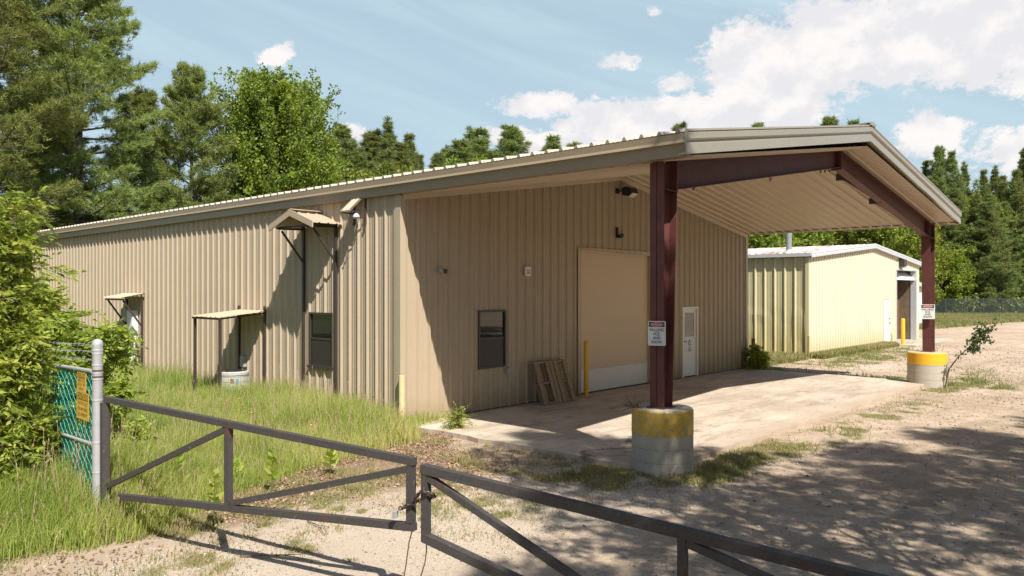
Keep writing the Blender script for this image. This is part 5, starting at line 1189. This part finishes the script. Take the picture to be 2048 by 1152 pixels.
# broad-leaved weeds standing in the tall grass
def weed_plant(loc, h, seed, label, leaf=.17, lw=.075):
    rng = np.random.default_rng(seed); wood = MB(); wood.tube([(0, 0, -.05), (.01, 0, h * .5), (.02, .01, h)], [.008, .007, .004], 5); P, D = [], []
    for k in range(9):
        z = h * (.3 + .08 * k); a = k * 1.6; 
        for s in (0, pi): P.append((0.01, 0, min(z, h))); D.append((cos(a + s), sin(a + s), .55 + .1 * k))
    V = diamonds(np.array(P), np.array(D, float), np.linspace(1.1, .6, len(P)) * leaf, lw, rng)
    make_tree('weed_plant', (V, np.repeat(rng.uniform(.4, .9, len(P)), 4), wood), 4, 'shrub', loc, label, 'weed', 'broad-leaved weeds in the grass', 'grass', 'leaves')
for i, (u, v, d, h, lab) in enumerate(((427, 965, 8.9, .62, 'milkweed standing in the grass just left of the gate\'s middle upright'), (355, 905, 10.2, .58, 'milkweed behind the long diagonal brace of the gate'), (543, 920, 10.4, .55, 'milkweed under the gate\'s top rail right of its middle upright'),
                                     (660, 925, 11.4, .42, 'small milkweed at the edge of the tall grass near the litter'), (470, 900, 10.9, .3, 'short milkweed above the middle of the gate in bright grass'))):
    p = at(u, v, d); weed_plant((float(p[0]), float(p[1]), -.05), h, 60 + i, lab)

# ---- grass blades
def blades(x, y, h, w, rng, lean=.35, zf=None):
    n = len(x); z = gz(x, y) - .01; a = rng.uniform(0, 2 * pi, n); l = np.abs(rng.normal(size=n)) * lean + .08; a2 = rng.normal(.6, 1.3, n)
    dx = np.cos(a2) * l; dy = np.sin(a2) * l; sx = np.cos(a) * w / 2; sy = np.sin(a) * w / 2; b = np.stack([x, y, z], 1)
    m = b + np.stack([dx * h * .28, dy * h * .28, h * .55], 1); t = b + np.stack([dx * h * .95, dy * h * .95, h * (1 - .25 * l)], 1); s = np.stack([sx, sy, 0 * sx], 1)
    V = np.stack([b - s, b + s, m + s * .8, m - s * .8, m - s * .8, m + s * .8, t + s * .12, t - s * .12], 1); return V.reshape(-1, 3)
rng = np.random.default_rng(12)
def scatter(n, box, dens):
    x = rng.uniform(box[0], box[1], n); y = rng.uniform(box[2], box[3], n); k = rng.uniform(0, 1, n) < dens(x, y); return x[k], y[k]
def vis(x, y):
    d = depth(x, y); u = ((x - CAM[0]) * RT[0] + (y - CAM[1]) * RT[1]) / np.maximum(d, .1); return (d > 2.2) & (np.abs(u) < .76)
def ldens(x, y):
    d = np.maximum(depth(x, y), 1); a = sstep(lawn_d(x, y) + .5 * (fbm(x, y, 1.6, 2) - .5), -.1, .5)
    return a * vis(x, y) * np.clip((9.5 / d) ** 1.5, 0, 1) * ((x < -.02) | (y < -.05))
xs, ys = [], []
for bx4, n in (((-14, 1.4, -3.4, 5), 560000), ((-12, 0, 5, 26), 330000)):
    a, b = scatter(n, bx4, ldens); xs.append(a); ys.append(b)
x = np.concatenate(xs); y = np.concatenate(ys); clump = fbm(x, y, 1.3, 31); d = depth(x, y)
edge_h = .45 + .55 * sstep(lawn_d(x, y), 0, 1.3); h = (.16 + .52 * clump) * rng.uniform(.5, 1.35, len(x)) * edge_h; h = h * (1 + .25 * sstep(x, -3.0, -.2)) * (1 + .75 * np.exp(-(((x + 6.9) / 1.5) ** 2 + ((y + 2.4) / 1.1) ** 2))) * (1 + .12 * np.exp(-((x + .9) / .8) ** 2))
V = blades(x, y, h, .0065 * (1 + .03 * d), rng)
rr = np.clip(.02 + .75 * fbm(x, y, .7, 41) + rng.normal(size=len(x)) * .21 + .15 * (1 - edge_h), 0, 1)
tag(np_mesh('grass', V, 4, M['grass'], attrs={'rnd': np.repeat(rr, 8)}), 'tall bright grass growing along the long wall and around the gate post', 'grass', kind='stuff')
# seed heads
k = rng.permutation(len(x))[:2600]; x2, y2 = x[k], y[k]; h2 = h[k] * 1.28 + .04; P = np.stack([x2, y2, gz(x2, y2)], 1); l = rng.normal(size=(len(k), 2)) * .12
T = P + np.stack([l[:, 0] * h2, l[:, 1] * h2, h2], 1); s = np.zeros_like(P); s[:, 0] = .0016; s[:, 1] = -.0012
hd_ = np.stack([T + (.004, -.004, -.05), T + (.009, .004, -.02), T, T + (-.007, 0, -.02)], 1); stalk = np.stack([P - s, P + s, T + s, T - s], 1)
tag(np_mesh('grass_seed_heads', np.concatenate([stalk, hd_]).reshape(-1, 3), 4, M['litter'], attrs={'rnd': np.full(8 * len(k), .85)}), 'pale seed heads above the tall grass', 'grass', kind='stuff')
# short patchy weeds
def wdens(x, y):
    d = np.maximum(depth(x, y), 1); return weeds(x, y) * vis(x, y) * np.clip((14 / d) ** 1.0, 0, 1)
xs, ys = [], []
for bx4, n in (((-9, 4, -8, 0), 420000), ((4, 36, -9, 6), 420000)):
    a, b = scatter(n, bx4, wdens); xs.append(a); ys.append(b)
x = np.concatenate(xs); y = np.concatenate(ys); d = depth(x, y); h = (.015 + .16 * fbm(x, y, 2.2, 51) ** 1.8) * rng.uniform(.4, 1.4, len(x)) * (1 + .5 * sstep(x, 14, 17))
V = blades(x, y, h, .006 * (1 + .05 * d), rng, .8); rr = np.clip(.10 - .16 * (x > 14) + .75 * fbm(x, y, 1.1, 61) + rng.normal(size=len(x)) * .26, 0, 1)
tag(np_mesh('weeds', V, 4, M['weed'], attrs={'rnd': np.repeat(rr, 8)}), 'short patchy weeds and dry grass around the apron', 'weeds', kind='stuff')
# taller grass at the foot of the cream building and the far lawn
xs, ys = [], []
a, b = scatter(60000, (15.4, 21.3, .0, 7), lambda x, y: np.ones_like(x) * .9); xs.append(a); ys.append(b)
a, b = scatter(26000, (21.3, 31, -.45, .25), lambda x, y: np.ones_like(x) * .7); xs.append(a); ys.append(b)
n = 260000; uu = rng.uniform(1770, 2120, n); dd_ = 55 + 38 * rng.uniform(0, 1, n); pf = CAM[None] + dd_[:, None] * (FW + RT * ((uu - 1024) / F_PX)[:, None]); kk = rng.uniform(0, 1, n) < far_lawn(pf[:, 0], pf[:, 1])
xs.append(pf[kk, 0]); ys.append(pf[kk, 1]); x = np.concatenate(xs); y = np.concatenate(ys); d = depth(x, y)
h = np.where(d > 50, .28, .26) * rng.uniform(.4, 1.2, len(x)); V = blades(x, y, h, .0008 * d, rng, .5); rr = np.clip(.14 + .50 * fbm(x, y, .25, 71) + rng.normal(size=len(x)) * .22, 0, 1)
tag(np_mesh('far_grass', V, 4, M['weed'], attrs={'rnd': np.repeat(rr, 8)}), 'rough grass around the cream building and before the far fence', 'grass', kind='stuff')
# leaf litter, pebbles
def ldn(x, y):
    q = lawn_d(x, y); return np.clip(sstep(q, -1.35, -.5) * (1 - sstep(q, 0, .5)) + blob(x, y, -1.9, -3.2, 1.9, 1.3, .4) * .8, 0, 1) * (fbm(x, y, 1.8, 81) > .42) * (x < .1) * (.2 + .8 * sstep(x, -6.2, -4.8))
x, y = scatter(52000, (-9, .1, -6.5, 0), ldn); n = len(x); D = rng.normal(size=(n, 3)); D[:, 2] *= .35; P = np.stack([x, y, gz(x, y) + rng.uniform(.004, .03, n)], 1)
V = diamonds(P, D, rng.uniform(.025, .06, n), rng.uniform(.015, .04, n), rng); tag(np_mesh('leaf_litter', V, 4, M['litter'], attrs={'rnd': np.repeat(rng.uniform(0, 1, n), 4)}), 'dry brown leaf litter along the edge of the grass', 'leaves', kind='stuff')
def pebbles(x, y, s, z):
    n = len(x); o6 = np.array([(1, 0, 0), (-1, 0, 0), (0, 1, 0), (0, -1, 0), (0, 0, .7), (0, 0, -.5)], float); F8 = np.array([(0, 2, 4), (2, 1, 4), (1, 3, 4), (3, 0, 4), (2, 0, 5), (1, 2, 5), (3, 1, 5), (0, 3, 5)])
    a = rng.uniform(0, 6.28, n); o_ = o6[None] * (1 + rng.normal(size=(n, 6, 1)) * .22); X2 = o_[..., 0] * np.cos(a)[:, None] - o_[..., 1] * np.sin(a)[:, None] * .7; Y2 = o_[..., 0] * np.sin(a)[:, None] + o_[..., 1] * np.cos(a)[:, None] * .7
    V = np.stack([X2 * s[:, None] + x[:, None], Y2 * s[:, None] + y[:, None], o_[..., 2] * s[:, None] + z[:, None]], -1).reshape(-1, 3)
    F = (F8[None] + (np.arange(n) * 6)[:, None, None]).reshape(-1, 3); return V, F
def gdens(x, y): return np.clip(np.clip(blob(x, y, -5.3, -5.4, 4.5, 1.8, .1) * 1.3, 0, 1) + np.clip(blob(x, y, -1.5, -5.6, 3.5, 1.6), 0, .7) + .06, 0, 1) * (fbm(x, y, 2.5, 91) * 1.6) * ((x < -.1) | (y < -5.95)) * vis(x, y)
x, y = scatter(95000, (-9, 12, -9.5, -.5), gdens); s = rng.uniform(.003, .011, len(x)) * rng.choice([1, 1, 1, 1.7], len(x)); V, F = pebbles(x, y, s, gz(x, y) + s * .3)
tag(np_mesh('gravel', V, 3, M['pebble'], attrs={'rnd': np.repeat(rng.uniform(0, 1, len(x)), 6)}, F=F), 'pale crushed gravel scattered under the gate', 'gravel', kind='stuff')
def ddens(x, y): return vis(x, y) * (.25 + 1.2 * fbm(x, y, .6, 97)) * (y < -6.0) + vis(x, y) * (y > -6) * (x > 15.2) * .5
x, y = scatter(60000, (-4, 34, -13, -1), ddens); k = rng.uniform(0, 1, len(x)) < .5; x, y = x[k], y[k]; s = rng.uniform(.004, .013, len(x)) * (1 + .03 * depth(x, y)) * rng.choice([.7, 1, 1, 1.8], len(x)); V, F = pebbles(x, y, s, gz(x, y) + s * .25)
tag(np_mesh('loose_stones', V, 3, M['pebble'], attrs={'rnd': np.repeat(rng.uniform(0, .8, len(x)), 6)}, F=F), 'loose stones strewn over the sandy drive', 'gravel', kind='stuff')
# needle debris and grit on the apron near the shaded pier
x = rng.uniform(-.3, 14, 9000); y = rng.uniform(-5.8, -.1, 9000); wgt = np.exp(-((y + 4.6 + .8 * (fbm(x, y, .8, 15) - .5)) / .35) ** 2) * (x < 3.4) + .05 + .25 * (y > -.3); k = rng.uniform(0, 1, 9000) < wgt; x, y = x[k], y[k]; n = len(x)
D = rng.normal(size=(n, 3)); D[:, 2] *= .15; V = diamonds(np.stack([x, y, np.full(n, .006)], 1), D, rng.uniform(.02, .10, n), .008, rng)
tag(np_mesh('needle_debris', V, 4, M['litter'], attrs={'rnd': np.repeat(rng.uniform(0, .45, n), 4)}), 'brown pine needle debris swept across the apron', 'debris', kind='stuff')
# dry twigs lying on the near pier top and on the gravel
o = thing('twig_pile', (.05, -5.6, PZ), 'tuft of dry twigs lying on top of the near pier beside the column', 'twigs'); m = MB(); rs = np.random.default_rng(9)
for k in range(34):
    c = np.array([.0, -5.55, PZ + .02]) + rs.normal(size=3) * (.05, .06, .01); d = unit(rs.normal(size=3) * (1, 1, .5) + (-.4, .3, .5)); m.tube([c, c + d * rs.uniform(.08, .22)], [.004, .002], 4)
m.build('twigs', M['twig'], o)
for i, (u, v, u2, v2, dz, lab) in enumerate(((480, 1112, 640, 1122, 8.2, 'long bare twig lying on the gravel below the gate leaf'), (615, 1042, 650, 1070, 8.6, 'short forked twig under the gate\'s bottom rail'), (500, 1030, 545, 1036, 9.0, 'thin dry twig lying in the gravel just behind the bottom rail'))):
    def gpt(u, v): dd = (CAM[2] + .07) * F_PX / (v - CY_PX); p = at(u, v, dd); return p
    a, b = gpt(u, v), gpt(u2, v2); m = MB(); c = (a + b) / 2 + np.array([.04, .03, .02]); m.tube([a, c, b], [.009, .007, .003], 5); m.tube([c, c + (b - a) * .25 + np.array([.05, -.06, .02])], [.005, .002], 4); tag(m.build('twig', M['twig']), lab, 'twig')
# yellow flowers dotted in the tall grass
for i, (u, v, d, lb) in enumerate(((478, 797, 14, 'yellow flower head in the tall grass just in front of the air conditioner'), (503, 825, 12.5, 'yellow flower head in the grass between the air conditioner and the gate'), (622, 850, 12.5, 'yellow flower head in the grass below the side window'), (430, 838, 12.0, 'yellow flower head in the grass nearest the lean-to front post'))):
    p = at(u, v, d); m = MB(); m.lathe([(.004, p[2] - .015), (.016, p[2]), (.010, p[2] + .008)], p[0], p[1], 10); m.tube([(p[0], p[1], -.08), (p[0], p[1], p[2] - .012)], .002, 4)
    f_ = m.build('wildflower', M['yellow']); tag(f_, lb, 'flower', 'yellow flowers in the tall grass')
